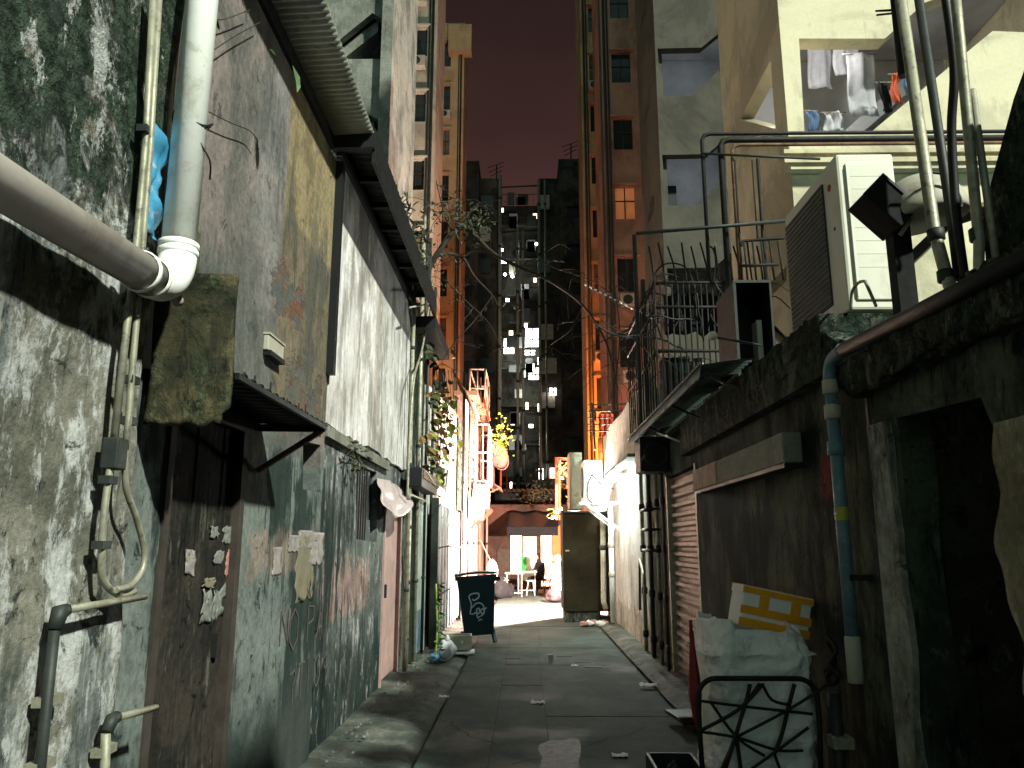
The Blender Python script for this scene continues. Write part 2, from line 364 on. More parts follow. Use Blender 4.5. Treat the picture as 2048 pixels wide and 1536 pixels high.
M['board_moss'] = wall_mat('mouldy board', (.060, .054, .032), (.036, .036, .025), (.008, .011, .009), (.12, .10, .055), 3.2, .5, .70, seed=18.0, bump=.6, moss=((.018, .022, .012), 3.6, 2.2, .62))
M['rust_sheet'] = plain('rusty sheet', (.22, .12, .07), .75, .5, 4, dirt=(.06, .035, .022))
M['corr_pale'] = plain('pale corrugated sheet', (.60, .61, .53), .6, .3, 2.4, dirt=(.28, .28, .22))
M['corr_dark'] = plain('grey corrugated sheet', (.17, .20, .20), .5, .4, 3, metal=.3, dirt=(.05, .05, .045))
M['corr_gate'] = plain('ribbed gate sheet', (.30, .33, .33), .4, .4, 2, metal=.35, dirt=(.13, .12, .09))
M['shutter'] = plain('dusty shutter steel', (.48, .36, .31), .5, .35, 3, metal=.15, dirt=(.26, .18, .13))
M['ac_white'] = plain('outdoor unit enamel', (.74, .715, .60), .45, .14, 1.5, dirt=(.60, .56, .45))
M['ac_dim'] = plain('aged outdoor unit enamel', (.44, .41, .33), .5, .2, 2, dirt=(.25, .23, .17))
M['grille'] = plain('dark grille', (.03, .035, .033), .6, .3, 9)
M['pinkpaint'] = plain('faded pink paint', (.40, .25, .225), .55, .25, 3, dirt=(.25, .18, .155))
M['greenpaint'] = plain('pale green paint', (.44, .52, .45), .5, .3, 3, dirt=(.22, .24, .19))
M['tarp_blue'] = plain('blue plastic sheet', (.06, .28, .46), .35, .4, 5, dirt=(.30, .38, .42))
M['foil'] = plain('greyish plastic film', (.52, .43, .42), .22, .35, 4)
n = NT('woven white sack', 'object'); cr_ = n.math('ABSOLUTE', n.math('SUBTRACT', n.noise(5.5, 3, .55, 1.2), .5)); cr2 = n.math('ABSOLUTE', n.math('SUBTRACT', n.noise(14, 3, .6, .8), .5))
M['sack'] = n.done(n.mix(n.rng(n.noise(7, 8, .7, .4), .5, .66), (.82, .81, .78), (.60, .59, .56)), .6, n.math('ADD', n.math('MULTIPLY', n.rng(cr_, 0, .09), 1.0), n.math('MULTIPLY', n.rng(cr2, 0, .1), .2)), .28, .02)
M['styro'] = plain('white foam', (.80, .80, .79), .8, .08, 4, dirt=(.70, .69, .66))
M['orange'] = plain('orange tape', (.85, .36, .012), .5, .15, 6)
M['red'] = plain('red paint', (.26, .018, .016), .5, .35, 5)
M['bluegrey'] = plain('blue grey pipe paint', (.115, .20, .235), .45, .35, 5, dirt=(.22, .27, .27))
M['binplastic'] = plain('dark blue green bin plastic', (.012, .032, .048), .38, .3, 3)
M['sprayed'] = plain('pale spray paint', (.62, .74, .76), .7, .2, 12)
M['faded_red'] = plain('faded red lettering', (.105, .075, .07), .85, .35, 18)
M['wood'] = plain('weathered wood', (.34, .22, .15), .8, .4, 8, dirt=(.14, .10, .07))
M['wood_dk'] = plain('dark weathered wood', (.05, .038, .030), .8, .4, 8)
M['bark'] = plain('dark bark', (.045, .036, .024), .85, .5, 14, bump=.5)
M['leaf'] = plain('green leaf', (.055, .12, .025), .5, .5, 20)
M['leaf_dk'] = plain('dull olive leaf', (.06, .065, .03), .6, .5, 20)
M['leaf_y'] = plain('yellow green leaf', (.28, .36, .05), .5, .4, 20)
M['leaf_br'] = plain('withered leaf', (.20, .11, .035), .7, .4, 20)
M['paper'] = plain('torn bill paper', (.33, .29, .27), .8, .45, 14, dirt=(.19, .17, .145))
M['paper_ochre'] = plain('ochre bill remnant', (.20, .175, .115), .85, .3, 9)
M['sticker_p'] = plain('pink sticker', (.42, .19, .16), .7, .3, 30)
M['sticker_w'] = plain('grey sticker', (.21, .215, .19), .7, .5, 30)
M['skin'] = plain('skin', (.42, .25, .18), .6, .1, 6)
M['blackcloth'] = plain('black cloth', (.012, .012, .014), .85, .3, 9)
M['hair'] = plain('black hair', (.008, .007, .007), .5, .3, 9)
M['brownboard'] = wall_mat('brown painted board', (.038, .032, .018), (.030, .026, .015), (.015, .013, .009), None, .8, .3, .7, seed=20.0, bump=.15)
M['bag_bk'] = plain('purplish black bag', (.07, .045, .05), .3, .4, 8)
M['bag_w'] = plain('thin white bag', (.66, .66, .70), .45, .3, 9)
M['whitecloth'] = plain('white cloth', (.78, .75, .72), .8, .1, 5)
M['redplastic'] = plain('red plastic', (.55, .03, .015), .4, .2, 5)
M['orangewall'] = plain('orange wall', (.52, .17, .055), .7, .2, 2)
M['pipe_red'] = plain('red oxide pipe', (.42, .09, .04), .5, .3, 6)
M['terracotta'] = plain('faded pink dish', (.42, .23, .19), .6, .3, 5)
M['cloth_o'] = plain('orange cloth', (.55, .10, .04), .8, .3, 7)
M['curtain'] = plain('dull curtain behind glass', (.16, .12, .085), .7, .5, 3)
M['win_dim'] = glow('dim orange window', (1, .36, .14), .09, 1.5)
M['slat'] = plain('enamel with painted shade', (.70, .675, .575), .5, .1, 2)  # darker enamel copy, shade of the panel grooves put into the colour
M['soot'] = plain('sooty wall', (.016, .018, .016), .9, .5, 3)
M['cloth_b'] = plain('blue cloth', (.10, .17, .30), .8, .3, 7)
M['cloth_w'] = plain('grey white cloth', (.34, .34, .36), .8, .25, 5)
M['tube'] = glow('lit tube', (1, .98, .93), 90)
M['bulb'] = glow('warm lit bulb', (1, .72, .58), 60)
M['win_lit'] = glow('lit window', (1, .95, .90), 5.5, 3.0)
M['win_cool'] = glow('cool lit window', (.86, .91, 1.0), 8, 2.0)
M['win_warm'] = glow('warm lit doorway', (1, .74, .48), 4.0, 1.2)
M['spark'] = glow('small lit lamp', (.95, 1, .97), 12)

# road: worn concrete slabs with damp patches
n = NT('concrete slabs'); q = n.xyz()
f1 = n.noise(1.4, 9, .68, .4); f2 = n.noise(26, 6, .7); f3 = n.noise(.55, 6, .6, .3)
c = n.ramp(f1, [(.36, (.032, .048, .043)), (.5, (.056, .076, .068)), (.64, (.088, .110, .097))])
c = n.mix(n.math('MULTIPLY', n.rng(f2, .4, .68), .35), c, (.05, .055, .045))
c = n.mix(n.math('MULTIPLY', n.rng(n.noise(5.5, 9, .7, .5), .54, .66), .6), c, (.045, .05, .042))
wet = n.rng(n.math('ADD', f3, n.math('MULTIPLY', n.rng(q[1], 8.5, 3.5), .12)), .52, .62)
c = n.mix(n.math('MULTIPLY', wet, .4), c, (.03, .038, .035))
n.b.inputs['Specular IOR Level'].default_value = .08
M['slabs'] = n.done(c, n.ramp(wet, [(0, .85), (1, .62)]), n.math('ADD', f2, n.math('MULTIPLY', f1, .6)), .35, .012)
n = NT('broken paving'); f1 = n.noise(2.4, 10, .7, .4); f2 = n.noise(30, 5, .7)
c = n.ramp(f1, [(.36, (.034, .044, .038)), (.5, (.072, .080, .068)), (.64, (.16, .158, .135))])
c = n.mix(n.math('MULTIPLY', n.rng(f2, .42, .66), .5), c, (.045, .045, .035))
n.b.inputs['Specular IOR Level'].default_value = .1
M['paving'] = n.done(c, .8, n.math('ADD', f1, n.math('MULTIPLY', f2, .5)), .6, .03)
n = NT('puddle water'); f = n.noise(9, 4, .6)
M['puddle'] = n.done(n.ramp(n.noise(14, 8, .75), [(.4, (.04, .052, .047)), (.6, (.085, .10, .092))]), .62, n.noise(30, 6, .7), .8, .02)
M['groundm'] = plain('dark ground', (.06, .06, .052), .85, .4, 1.5, coords='world')
from mathutils import noise as mnoise
# ================================================================== ground
struct(MB().box(-60, 60, -30, 120, -.6, -.05), 'ground', M['groundm'])
struct(MB().box(-.80, 1.42, -6, 60, -.3, 0), 'road', M['slabs'])
pv = MB(); 
def pave_fn(u, v):
    x = -1.72 + u * .88; y = -4 + v * 36
    return (x, y, .0 + .035 * mnoise.noise((x * 1.3, y * .8, 2)) + .014 * mnoise.noise((x * 5, y * 4, 1)) - .05 * max(0, (u - .82) / .18))
pv.grid(pave_fn, 14, 260)
struct(pv, 'pavement', M['paving'])
pv = MB(); pv.grid(lambda u, v: (1.44 + u * .55, 3 + v * 25, .02 + .04 * (u > .12) + .022 * mnoise.noise((u * 3, v * 30, 5))), 10, 180)
struct(pv, 'pavement', M['paving'])
# slab joints as raised/sunk strips
js = MB()
for (x, y0, y1) in ((.185, 5.2, 12.4), (-.27, 5.2, 12.4), (-.27, 12.4, 30), (.24, 12.6, 30)): js.box(x - .004, x + .004, y0, y1, -.01, .003)
for y, a, b in ((9.2, -.27, .18), (10.7, -.27, 1.42), (12.42, -.80, 1.42), (7.6, .18, 1.42), (15.6, -.8, 1.4)): js.box(a, b, y - .004, y + .004, -.01, .0035)
struct(js, 'road_joints', plain('joint dirt', (.022, .028, .025), .9))
pm = MB(); N_ = 40
def puddle(cx, cy, rx, ry, z, seed):
    vs = [(cx, cy, z)]; 
    for i in range(N_):
        a = 2 * pi * i / N_; k = 1 + .5 * mnoise.noise((cos(a) * 1.5 + seed, sin(a) * 1.5, seed)); vs.append((cx + rx * k * cos(a), cy + ry * k * sin(a), z))
    pm.add(vs, [(0, 1 + i, 1 + (i + 1) % N_) for i in range(N_)])
puddle(.27, 6.2, .17, .62, .004, 3.3); pass
struct(pm, 'puddle', M['puddle'])
# little iron drain slots in the road
slot0 = None
for i, (px, py) in enumerate(((1026, 1317), (1128, 1312), (1165, 1325), (1186, 1334))):
    p = Z(px, py)
    if slot0 is None:
        slot0 = thing('drain_cover', 'narrow iron drain cover in the road, nearest the rubbish bin', 'drain cover', p, group='iron drain covers in the road')
        MB().box(-.11, .11, -.05, .05, -.01, .004).build('frame', M['darkiron'], slot0, local=True)
        g = MB()
        for k in range(7): g.box(-.095 + k * .03, -.08 + k * .03, -.04, .04, 0, .008)
        g.build('grating', M['conduit_dk'], slot0, local=True)
    else:
        c = copy_tree(slot0); c.location = p
        c['label'] = ['', 'narrow iron drain cover in the road beside the white paper cup', 'middle one of the row of iron drain covers right of the cup', 'iron drain cover in the road farthest right and nearest the camera'][i]
p = Z(1101, 1325)
t = thing('paper_cup', 'white paper cup standing on the road slabs', 'cup', p)
MB().lathe([(.03, 0), (.042, .10), (.044, .10), (.039, .1), (.028, .01)], (0, 0, 0)).build('body', M['whitecloth'], t, local=True)
MB().lathe([(.046, .098), (.047, .104), (.043, .106), (.042, .1)], (0, 0, 0)).build('rim', M['styro'], t, local=True)
for (px, py, s, lab) in ((1075, 1406, .07, 'crumpled white paper scrap by the centre joint of the road'), (888, 1394, .05, 'pale paper scrap in the gutter below the green door'), (1240, 1512, .06, 'paper scrap on the dark road in front of the hand trolley'),
                         (1150, 1332, .05, 'tiny leaf coloured scrap between the drain covers'), (1296, 1372, .09, 'curled white scrap on the right kerb below the shutter')):
    p = Z(px, py, .03 if px < 950 or px > 1290 else .004)
    one(MB().grid(lambda u, v: (p.x + (u - .5) * s * 2, p.y + (v - .5) * s * 1.4, p.z + .004 + .5 * s * abs(mnoise.noise((u * 3 + px, v * 3, 1)))), 6, 5), 'paper_scrap', M['whitecloth'], lab, 'litter', 'scraps of litter on the ground')

random.seed(99)
db = MB()
for k in range(420):
    side = random.random(); y = random.uniform(4.5, 17) ; x = (-1.5 + abs(random.gauss(0, .22))) if side < .45 else ((1.74 - abs(random.gauss(0, .16))) if side < .85 else random.uniform(-.7, 1.4)); r = random.uniform(.006, .024) if side < .85 else random.uniform(.004, .012)
    z = .03 if side < .85 else .004; a0 = random.uniform(0, 6)
    db.add([(x + r * cos(a0), y + r * sin(a0), z), (x - r * sin(a0), y + r * cos(a0), z), (x - r * cos(a0), y - r * sin(a0), z), (x + r * sin(a0) * .7, y - r * cos(a0), z), (x, y, z + r * .9)], [(0, 1, 4), (1, 2, 4), (2, 3, 4), (3, 0, 4), (3, 2, 1, 0)])
tag(db.build('grit', plain('pale grit and crumbs', (.17, .165, .145), .9, .7, 2.5, coords='world')), 'grit and crumbs scattered along the foot of both walls', 'grit', kind='stuff')
cr = MB()
for (x, y, dx, dy, n_) in ((-.1, 6.0, .5, .5, 12), (.9, 8.3, -.3, .6, 10), (-.6, 9.6, .5, .3, 9), (.4, 10.0, .6, .2, 9), (-.75, 7.4, .3, -.5, 10)):
    pp = [Vector((x, y, .002))]
    for k in range(n_): pp.append(pp[-1] + Vector((dx * .16 + random.uniform(-.05, .05), dy * .2 + random.uniform(-.06, .06), 0)))
    for a_, b_ in zip(pp, pp[1:]):
        n2 = (b_ - a_).cross(Vector((0, 0, 1))).normalized() * random.uniform(.003, .007); cr.add([a_ - n2, b_ - n2, b_ + n2, a_ + n2], [(0, 1, 2, 3)])
struct(cr, 'road_cracks', plain('crack dirt', (.012, .014, .012), .95))
# ================================================================== LEFT: near mossy house
t = thing('mossy_house', 'near house side wall of peeling plaster overgrown with dark moss', 'house', (-2.5, 0, 0))
wl = MB()
def rough_wall(u, v, y0=-5.0, y1=2.99, z0=-.1, z1=8.5):
    y = y0 + (y1 - y0) * u; z = z0 + (z1 - z0) * v
    d = .035 * mnoise.noise((y * .9, z * .9, 0)) + .016 * mnoise.noise((y * 3.1, z * 2.4, 4)) + .009 * mnoise.noise((y * 9, z * 7, 4))
    return (-1.5 + d - (.02 if u > .995 else 0), y, z)
wl.grid(rough_wall, 150, 150); wl.build('wall', M['mossy'], t)
MB().box(-4.5, -1.56, -5, 2.97, -.1, 8.5).build('wall_core', M['mossy'], t)

# white drain pipe: down, round the elbow, and away along the wall towards the camera
t = thing('drain_pipe', 'thick white drainpipe dropping to an elbow and branching along the mossy wall', 'drainpipe', (-1.36, 2.9, 2.4))
xp = -1.375
e0 = X(349, 585, xp); top = X(384, -60, xp); top = Vector((xp, e0.y, 6.0)); r = .066
near = X(-260, 205, xp); R_ = .16
ang = (Vector(near) - e0).normalized()
MB().tube([e0 + Vector((0, 0, R_ + .02)), top], r, 24).build('vertical_pipe', M['pvc'], t)
arc = []
for k in range(13):
    a = k / 12 * pi / 2; arc.append(e0 + Vector((0, 0, 1)) * R_ * (1 - sin(a)) + ang * R_ * (1 - cos(a)))
MB().tube([arc[0] + Vector((0, 0, .03))] + arc + [arc[-1] + ang * .03], r * 1.09, 24).build('elbow', M['pvc'], t)
MB().tube([arc[-1] + ang * .02, e0 + ang * 3.2], r * 1.02, 24).build('branch_pipe', M['pvc_grey'], t)
for q, d_ in ((arc[0] + Vector((0, 0, .035)), Vector((0, 0, 1))), (arc[0] + Vector((0, 0, .005)), Vector((0, 0, 1))), (arc[-1] + ang * .03, ang), (arc[-1] + ang * .11, ang)):
    MB().lathe([(r * 1.1, -.012), (r * 1.17, -.008), (r * 1.17, .008), (r * 1.1, .012)], q, d_, 24).build('collar', M['pvc'], t)
MB().lathe([(.0001, -.035), (.02, -.035), (.022, -.02), (.022, .02)], arc[6] + Vector((.0, .065, -.055)), Vector((0, -1, .8)), 12).build('plug', M['pvc_grey'], t)
# wire round the pipe
hp = X(385, 250, xp); hoop = [hp + Vector((cos(a) * .078, sin(a) * .078, .03 * sin(a * 2))) for a in [2 * pi * k / 20 for k in range(21)]]
MB().tube(hoop + catmull([hoop[-1], hp + Vector((.05, -.05, -.08)), hp + Vector((.085, .0, -.16)), hp + Vector((.07, .05, -.22))], 4), .004, 6).build('tie_wire', M['cable'], t)

def run(name, mat, label, cat, pts, xs, r, group=None, n=8, k=0, parent=None):
    q = [X(a, b, xs) for a, b in pts]
    if k: q = catmull(q, k)
    mb = MB().tube(q, r, n)
    return tag(mb.build(name, mat, parent), label, cat, group)
def clips(t, pts, mat, name='clip', s=.028):
    for p in pts: MB().box(p.x - .02, p.x + .02, p.y - s, p.y + s, p.z - .014, p.z + .014).build(name, mat, t)
gl = 'conduits on the mossy wall'
t = thing('wall_conduit', 'pale conduit from top of mossy wall to a small junction box and a cable loop', 'conduit', (-1.45, 2.6, 0), group=gl)
pts = [(308, -30), (292, 280), (268, 545), (255, 640), (228, 880), (209, 1020), (203, 1120), (209, 1165), (240, 1190), (270, 1182)]
q = [X(a, b, -1.435) for a, b in pts]
MB().tube(q[:5], .014, 10).build('tube', M['conduit'], t); MB().tube(catmull(q[4:], 6), .0125, 10).build('cable_loop', M['conduit'], t)
jb = X(229, 905, -1.435); MB().box(jb.x - .03, jb.x + .03, jb.y - .035, jb.y + .035, jb.z - .06, jb.z + .05).build('junction_box', M['conduit_dk'], t, bevel=.006)
clips(t, [X(290, 262, -1.44), X(216, 960, -1.44), X(203, 1090, -1.44)], M['conduit_dk'])
t = thing('wall_conduit', 'pale conduit ending in a twisted cable loop, right of the one with the junction box', 'conduit', (-1.45, 2.8, 0), group=gl)
pts = [(320, -30), (300, 300), (276, 605), (263, 755), (257, 840), (250, 900), (252, 975), (272, 1035), (288, 1100), (284, 1140), (262, 1170), (232, 1180)]
q = [X(a, b, -1.42) for a, b in pts]
MB().tube(q[:6], .0125, 10).build('tube', M['conduit'], t); MB().tube(catmull(q[5:], 6), .0115, 10).build('cable_loop', M['conduit'], t)
clips(t, [X(257, 842, -1.43), X(262, 760, -1.43)], M['conduit_dk'])
for lab, pts, cl in (('dark iron pipe with elbow, upper of the two bent pipes low on the mossy wall', [(290, 1193), (120, 1222), (109, 1260), (84, 1500), (70, 1640)], [(96, 1400), (80, 1530)]),
                     ('short bent pipe, lower of the two at the foot of the mossy wall', [(312, 1415), (224, 1438), (212, 1466), (206, 1640)], [(208, 1500)])):
    t = thing('bent_pipe', lab, 'pipe', X(pts[1][0], pts[1][1], -1.45), group='bent pipes low on the mossy wall')
    q = [X(a, b, -1.43) for a, b in pts]
    MB().tube(q[:2], .013, 10).build('horizontal_arm', M['conduit'], t)
    MB().tube([q[1] + Vector((0, .03, .0)), q[1], q[2]], .021, 10).build('elbow', M['conduit_dk'], t)
    MB().tube(q[2:], .0165, 10).build('vertical_arm', M['conduit_dk'] if len(pts) > 4 else M['conduit'], t)
    clips(t, [X(a, b, -1.45) for a, b in cl], M['conduit'], s=.05)
run('wall_pipe', M['conduit'], 'thin yellowish pipe left behind the thick white drainpipe', 'pipe', [(353, -40), (334, 300), (322, 480)], -1.52, .012)
run('wall_pipe', M['conduit'], 'thin pipe right behind the thick white drainpipe, down to the mouldy board', 'pipe', [(412, 100), (402, 330), (392, 575)], -1.48, .012)
# blue sheet stuffed behind the pipe
b0 = X(315, 375, -1.46)
one(MB().grid(lambda u, v: (-1.46 + .05 * mnoise.noise((u * 3, v * 5, 2)), b0.y - .10 + u * (.13 + .03 * sin(v * 9)), b0.z + .24 - v * .45), 10, 18), 'plastic_sheet', M['tarp_blue'], 'crumpled blue plastic sheet stuffed behind the white drainpipe', 'plastic sheet', solid=.003)

# ================================================================== LEFT: weathered house with the rotting door
wx = -1.6
def yz(px, py, x=wx): p = X(px, py, x); return (p.y, p.z)
t = thing('weathered_house', 'weathered grey house with bare brick patches and a rotting brown door', 'house', (-2.5, 4.5, 0))
HW = t
win = [yz(606, 882), yz(641, 890), yz(641, 985), yz(606, 978)]
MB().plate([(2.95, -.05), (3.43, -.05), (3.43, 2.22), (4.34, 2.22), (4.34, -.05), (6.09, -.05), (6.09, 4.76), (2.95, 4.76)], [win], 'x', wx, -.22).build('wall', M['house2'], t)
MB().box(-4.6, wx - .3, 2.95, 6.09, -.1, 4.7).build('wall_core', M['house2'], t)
MB().box(wx - .25, wx - .2, win[0][0] - .05, win[1][0] + .05, win[2][1] - .1, win[0][1] + .1).build('window_void', M['black'], t)
d = MB()
for k in range(5):
    y0 = 3.46 + k * .17; d.box(wx - .07 - .006 * (k % 2), wx - .03 - .006 * (k % 2), y0, y0 + .164, 0.02, 2.18)
door = d.build('door', M['door_wood'], t, bevel=.004)
MB().plate([(3.41, 0), (3.47, 0), (3.47, 2.18), (4.31, 2.18), (4.31, 0), (4.38, 0), (4.38, 2.24), (3.41, 2.24)], (), 'x', wx - .1, .112).build('frame', M['wood_dk'], door)
MB().box(wx - .03, wx + .0, 4.16, 4.2, .98, 1.1).build('handle', M['darkiron'], door)
for (a, b, c, e_, m_) in ((424, 1052, 437, 1075, 'sticker_w'), (450, 1052, 465, 1085, 'sticker_w'), (432, 1102, 446, 1127, 'sticker_w'), (452, 1104, 470, 1147, 'sticker_p'), (372, 1100, 388, 1148, 'paper'),
                      (409, 1157, 430, 1174, 'paper_ochre'), (408, 1183, 423, 1243, 'sticker_w'), (425, 1180, 447, 1232, 'sticker_w')):
    y0, z1 = yz(a, b, wx - .026); y1, z0 = yz(c, e_, wx - .026)
    MB().grid(lambda u, v: (wx - .027 + .0015 * v * u, y0 + (y1 - y0) * (u + .35 * mnoise.noise((u * 2 + a, v * 4, 1.5))), z1 + (z0 - z1) * (v + .35 * mnoise.noise((u * 4 + a, v * 3, 1)))), 9, 9).build('sticker', M[m_], door, solid=.0012)
# hooks and studs on the wall, the two floor strip
tag(MB().plate([yz(640, 852), yz(560, 800), yz(560, 812), yz(640, 866)], (), 'x', wx, .03).build('string_course', M['grey_plaster'], t))
MB().box(wx - .02, wx + .06, 6.02, 6.1, 2.9, 4.76).build('corner_post', M['black'], t)
# eave of pale corrugated sheet
ev = MB().corr((wx - .02, 3.2, 4.93), (0, 2.70, 0), (.36, 0, .02), 44, .007, .003)
rf = ev.build('eave', M['corr_pale'], t)
MB().box(wx - .02, wx + .34, 5.9, 5.97, 4.82, 4.95).build('end_beam', M['black'], rf)
MB().box(wx - .05, wx + .01, 3.2, 5.9, 4.80, 4.915).build('wall_plate', M['black'], rf)
# mouldy board and dark canopy over the door
t = thing('mouldy_board', 'mouldy ochre brown board standing beside the dark door canopy', 'board', (-1.38, 3.1, 2.6))
MB().grid(lambda u, v: (-1.55 + u * (.337 if v > .1 else .31) + .004 * sin(v * 7), 3.08 + .012 * sin(v * 4) + .006 * sin(u * 9), 2.03 + v * .64 + (.03 * mnoise.noise((u * 6, 0, 3)) if v < .05 else 0)), 14, 26).build('panel', M['board_moss'], t, solid=.025)
for z_ in (2.1, 2.58): MB().box(-1.57, -1.24, 3.1, 3.14, z_, z_ + .05).build('batten', M['wood_dk'], t)
t = thing('door_canopy', 'black sagging sheet canopy above the rotting brown door', 'canopy', (-1.4, 3.9, 2.25))
MB().corr((-1.6, 3.12, 2.27), (0, 1.47, 0), (.41, 0, -.02), 14, .012, .004).build('roof_sheet', M['black'], t)
MB().bar((-1.2, 3.12, 2.24), (-1.2, 4.58, 2.24), .02, .025).build('front_rail', M['black'], t)
MB().bar((-1.6, 4.56, 2.24), (-1.2, 4.56, 2.235), .04).build('side_rail', M['wood_dk'], t)
MB().bar((-1.59, 4.56, 1.98), (-1.22, 4.56, 2.22), .03).build('strut', M['rust_sheet'], t)
for k in range(6): MB().box(-1.205, -1.198, 3.2 + k * .19 + .06 * sin(k * 5), 3.208 + k * .19 + .06 * sin(k * 5), 2.25, 2.275 + .015 * (k % 3)).build('wire_peg', M['conduit_dk'], t)
# meter box
a = X(527, 668, wx); b = X(556, 722, wx)
t = thing('meter_box', 'small cream meter box on the grey wall above the canopy', 'meter box', (wx, a.y, b.z))
MB().box(wx, wx + .035, a.y, b.y, b.z, a.z).build('case', M['ac_dim'], t, bevel=.006)
MB().box(wx, wx + .042, a.y - .005, b.y + .005, a.z, a.z + .012).build('lid', M['ac_dim'], t)
MB().box(wx, wx + .05, a.y + .01, b.y - .01, b.z - .03, b.z).build('cable_gland', M['black'], t)
# leaves hanging from the eave and fine tendrils
t = thing('hanging_plant', 'few long green leaves and tendrils hanging under the pale corrugated eave', 'plant', (-1.5, 5, 4.8))
lf = MB()
for (px, py, dx, dz, L) in ((585, 130, .02, -1, .18), (652, -10, -.02, -1, .16), (538, 98, .7, .0, .07), (430, 35, .3, -.6, .06)):
    p = X(px, py, -1.33 if px > 560 else -1.5); lf.leaf(p, (.2, dx, dz), L, L * .38)
lf.build('leaves', M['leaf'], t)
st = MB().tube(catmull([X(420, 105, -1.55), X(470, 72, -1.55), X(520, 45, -1.55)], 4), .003, 5).tube(catmull([X(415, 222, -1.55), X(460, 245, -1.55), X(500, 262, -1.55), X(516, 284, -1.55)], 4), .003, 5)
st.tube(catmull([X(425, 20, -1.55), X(440, 40, -1.55), X(500, 20, -1.55)], 4), .003, 5); st.build('stem', M['bark'], t)

# faded lettering on the lower wall: NO PA11 / T1091
def strokes(mb, ch, y, z, wdt, h, x=wx + .004, wd=.014):
    G = {'N': [[(0, 0), (0, 1), (1, 0), (1, 1)]], 'O': [[(.5, 1), (.1, .75), (.1, .25), (.5, 0), (.9, .25), (.9, .75), (.5, 1)]], 'P': [[(0, 0), (0, 1), (.8, .95), (.85, .6), (0, .5)]],
         'A': [[(0, 0), (.5, 1), (1, 0)], [(.2, .4), (.8, .4)]], '1': [[(.5, 0), (.5, 1), (.25, .8)]], 'I': [[(.5, 0), (.5, 1)]], '9': [[(.9, .6), (.4, .5), (.1, .8), (.5, 1), (.9, .8), (.85, .3), (.6, 0)]],
         '0': [[(.5, 1), (.1, .75), (.1, .25), (.5, 0), (.9, .25), (.9, .75), (.5, 1)]], 'T': [[(.5, 0), (.5, 1)], [(0, 1), (1, 1)]], '?': [[(.1, .9), (.6, 1), (.8, .8), (.5, .55), (.5, .0)]]}
    for st in G[ch]:
        pp = [Vector((x, y + u * wdt, z + v * h)) for u, v in st]
        for a, b in zip(pp, pp[1:]):
            d = (b - a).normalized(); o = Vector((0, -d.z, d.y)) * wd / 2
            mb.add([a - o, b - o, b + o, a + o, a - o + Vector((.002, 0, 0)), b - o + Vector((.002, 0, 0)), b + o + Vector((.002, 0, 0)), a + o + Vector((.002, 0, 0))], [(0, 1, 2, 3), (7, 6, 5, 4), (0, 4, 5, 1), (2, 6, 7, 3)])
tl = MB()
for ch, p, q in (('N', (562, 1222), (573, 1286)), ('O', (579, 1220), (594, 1296)), ('P', (616, 1212), (626, 1280)), ('A', (634, 1226), (643, 1270)), ('I', (648, 1206), (656, 1272)), 
                 ('?', (578, 1345), (590, 1405)), ('T', (595, 1330), (605, 1395)), ('1', (612, 1304), (619, 1380)), ('0', (627, 1312), (638, 1368)), ('9', (645, 1305), (654, 1368))):
    y0, z1 = yz(*p); y1, z0 = yz(q[0], q[1]); strokes(tl, ch, y0, z0, y1 - y0, z1 - z0)
one(tl, 'painted_lettering', M['faded_red'], 'faded hand painted NO PA and number lettering on the grey wall', 'lettering')
# torn bills
def bill(px0, py0, px1, py1, mat, lab, x=wx, grp='torn bills on the grey wall'):
    y0, z1 = yz(px0, py0, x); y1, z0 = yz(px1, py1, x)
    one(MB().grid(lambda u, v: (x + .003 + .003 * abs(mnoise.noise((u * 3, v * 4, px0))), y0 + (y1 - y0) * (u + .22 * mnoise.noise((u * 2 + px0, v * 5, 2))), z1 + (z0 - z1) * min(1, v * (1 + (.25 * mnoise.noise((u * 7 + px0, 3, 3)))))), 10, 12), 'torn_bill', mat, lab, 'torn bill', grp, solid=.0012)
bill(547, 1094, 560, 1150, M['paper'], 'narrow whitish torn strip of bill, left end of the torn bills')
bill(577, 1070, 597, 1104, M['paper'], 'pinkish torn bill above the painted lettering, second of the torn bills')
bill(596, 1062, 624, 1200, M['paper_ochre'], 'tallest ochre bill remnant pasted on the grey wall')
bill(598, 1060, 622, 1098, M['paper'], 'bright torn scrap on top of the tall ochre bill remnant')
bill(622, 1064, 645, 1130, M['paper'], 'pale pink torn bill at the right end of the torn bills')

# ================================================================== LEFT: white house
t = thing('white_house', 'whitewashed house with streaked upper wall, black eave and stained lower wall with painted shade', 'house', (-2.5, 8, 0))
wv = [yz(712, 930, -1.63), yz(754, 945, -1.63), yz(754, 1085, -1.63), yz(712, 1078, -1.63)]
pd = (9.0, 10.2)
up = [(6.13, 2.52)] + [(6.13 + k * .28, 2.52 + .035 * random.uniform(-1, 1)) for k in range(1, 15)] + [(10.42, 2.56), (10.42, 5.0), (6.13, 4.86)]
MB().plate(up, (), 'x', -1.6, -.2).build('upper_wall', M['white_wall'], t)
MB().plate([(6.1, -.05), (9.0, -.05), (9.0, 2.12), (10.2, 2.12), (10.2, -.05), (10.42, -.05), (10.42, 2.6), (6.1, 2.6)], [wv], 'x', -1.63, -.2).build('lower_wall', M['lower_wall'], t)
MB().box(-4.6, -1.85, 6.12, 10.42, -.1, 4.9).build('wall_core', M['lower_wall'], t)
MB().box(-1.63, -1.58, 6.12, 9.0, 2.40, 2.50).build('ledge', M['grey_plaster'], t, jit=.008)
wn_ = MB().box(-1.72, -1.69, wv[0][0] - .03, wv[1][0] + .03, wv[2][1] - .03, wv[0][1] + .03).build('window', M['darksheet'], t)
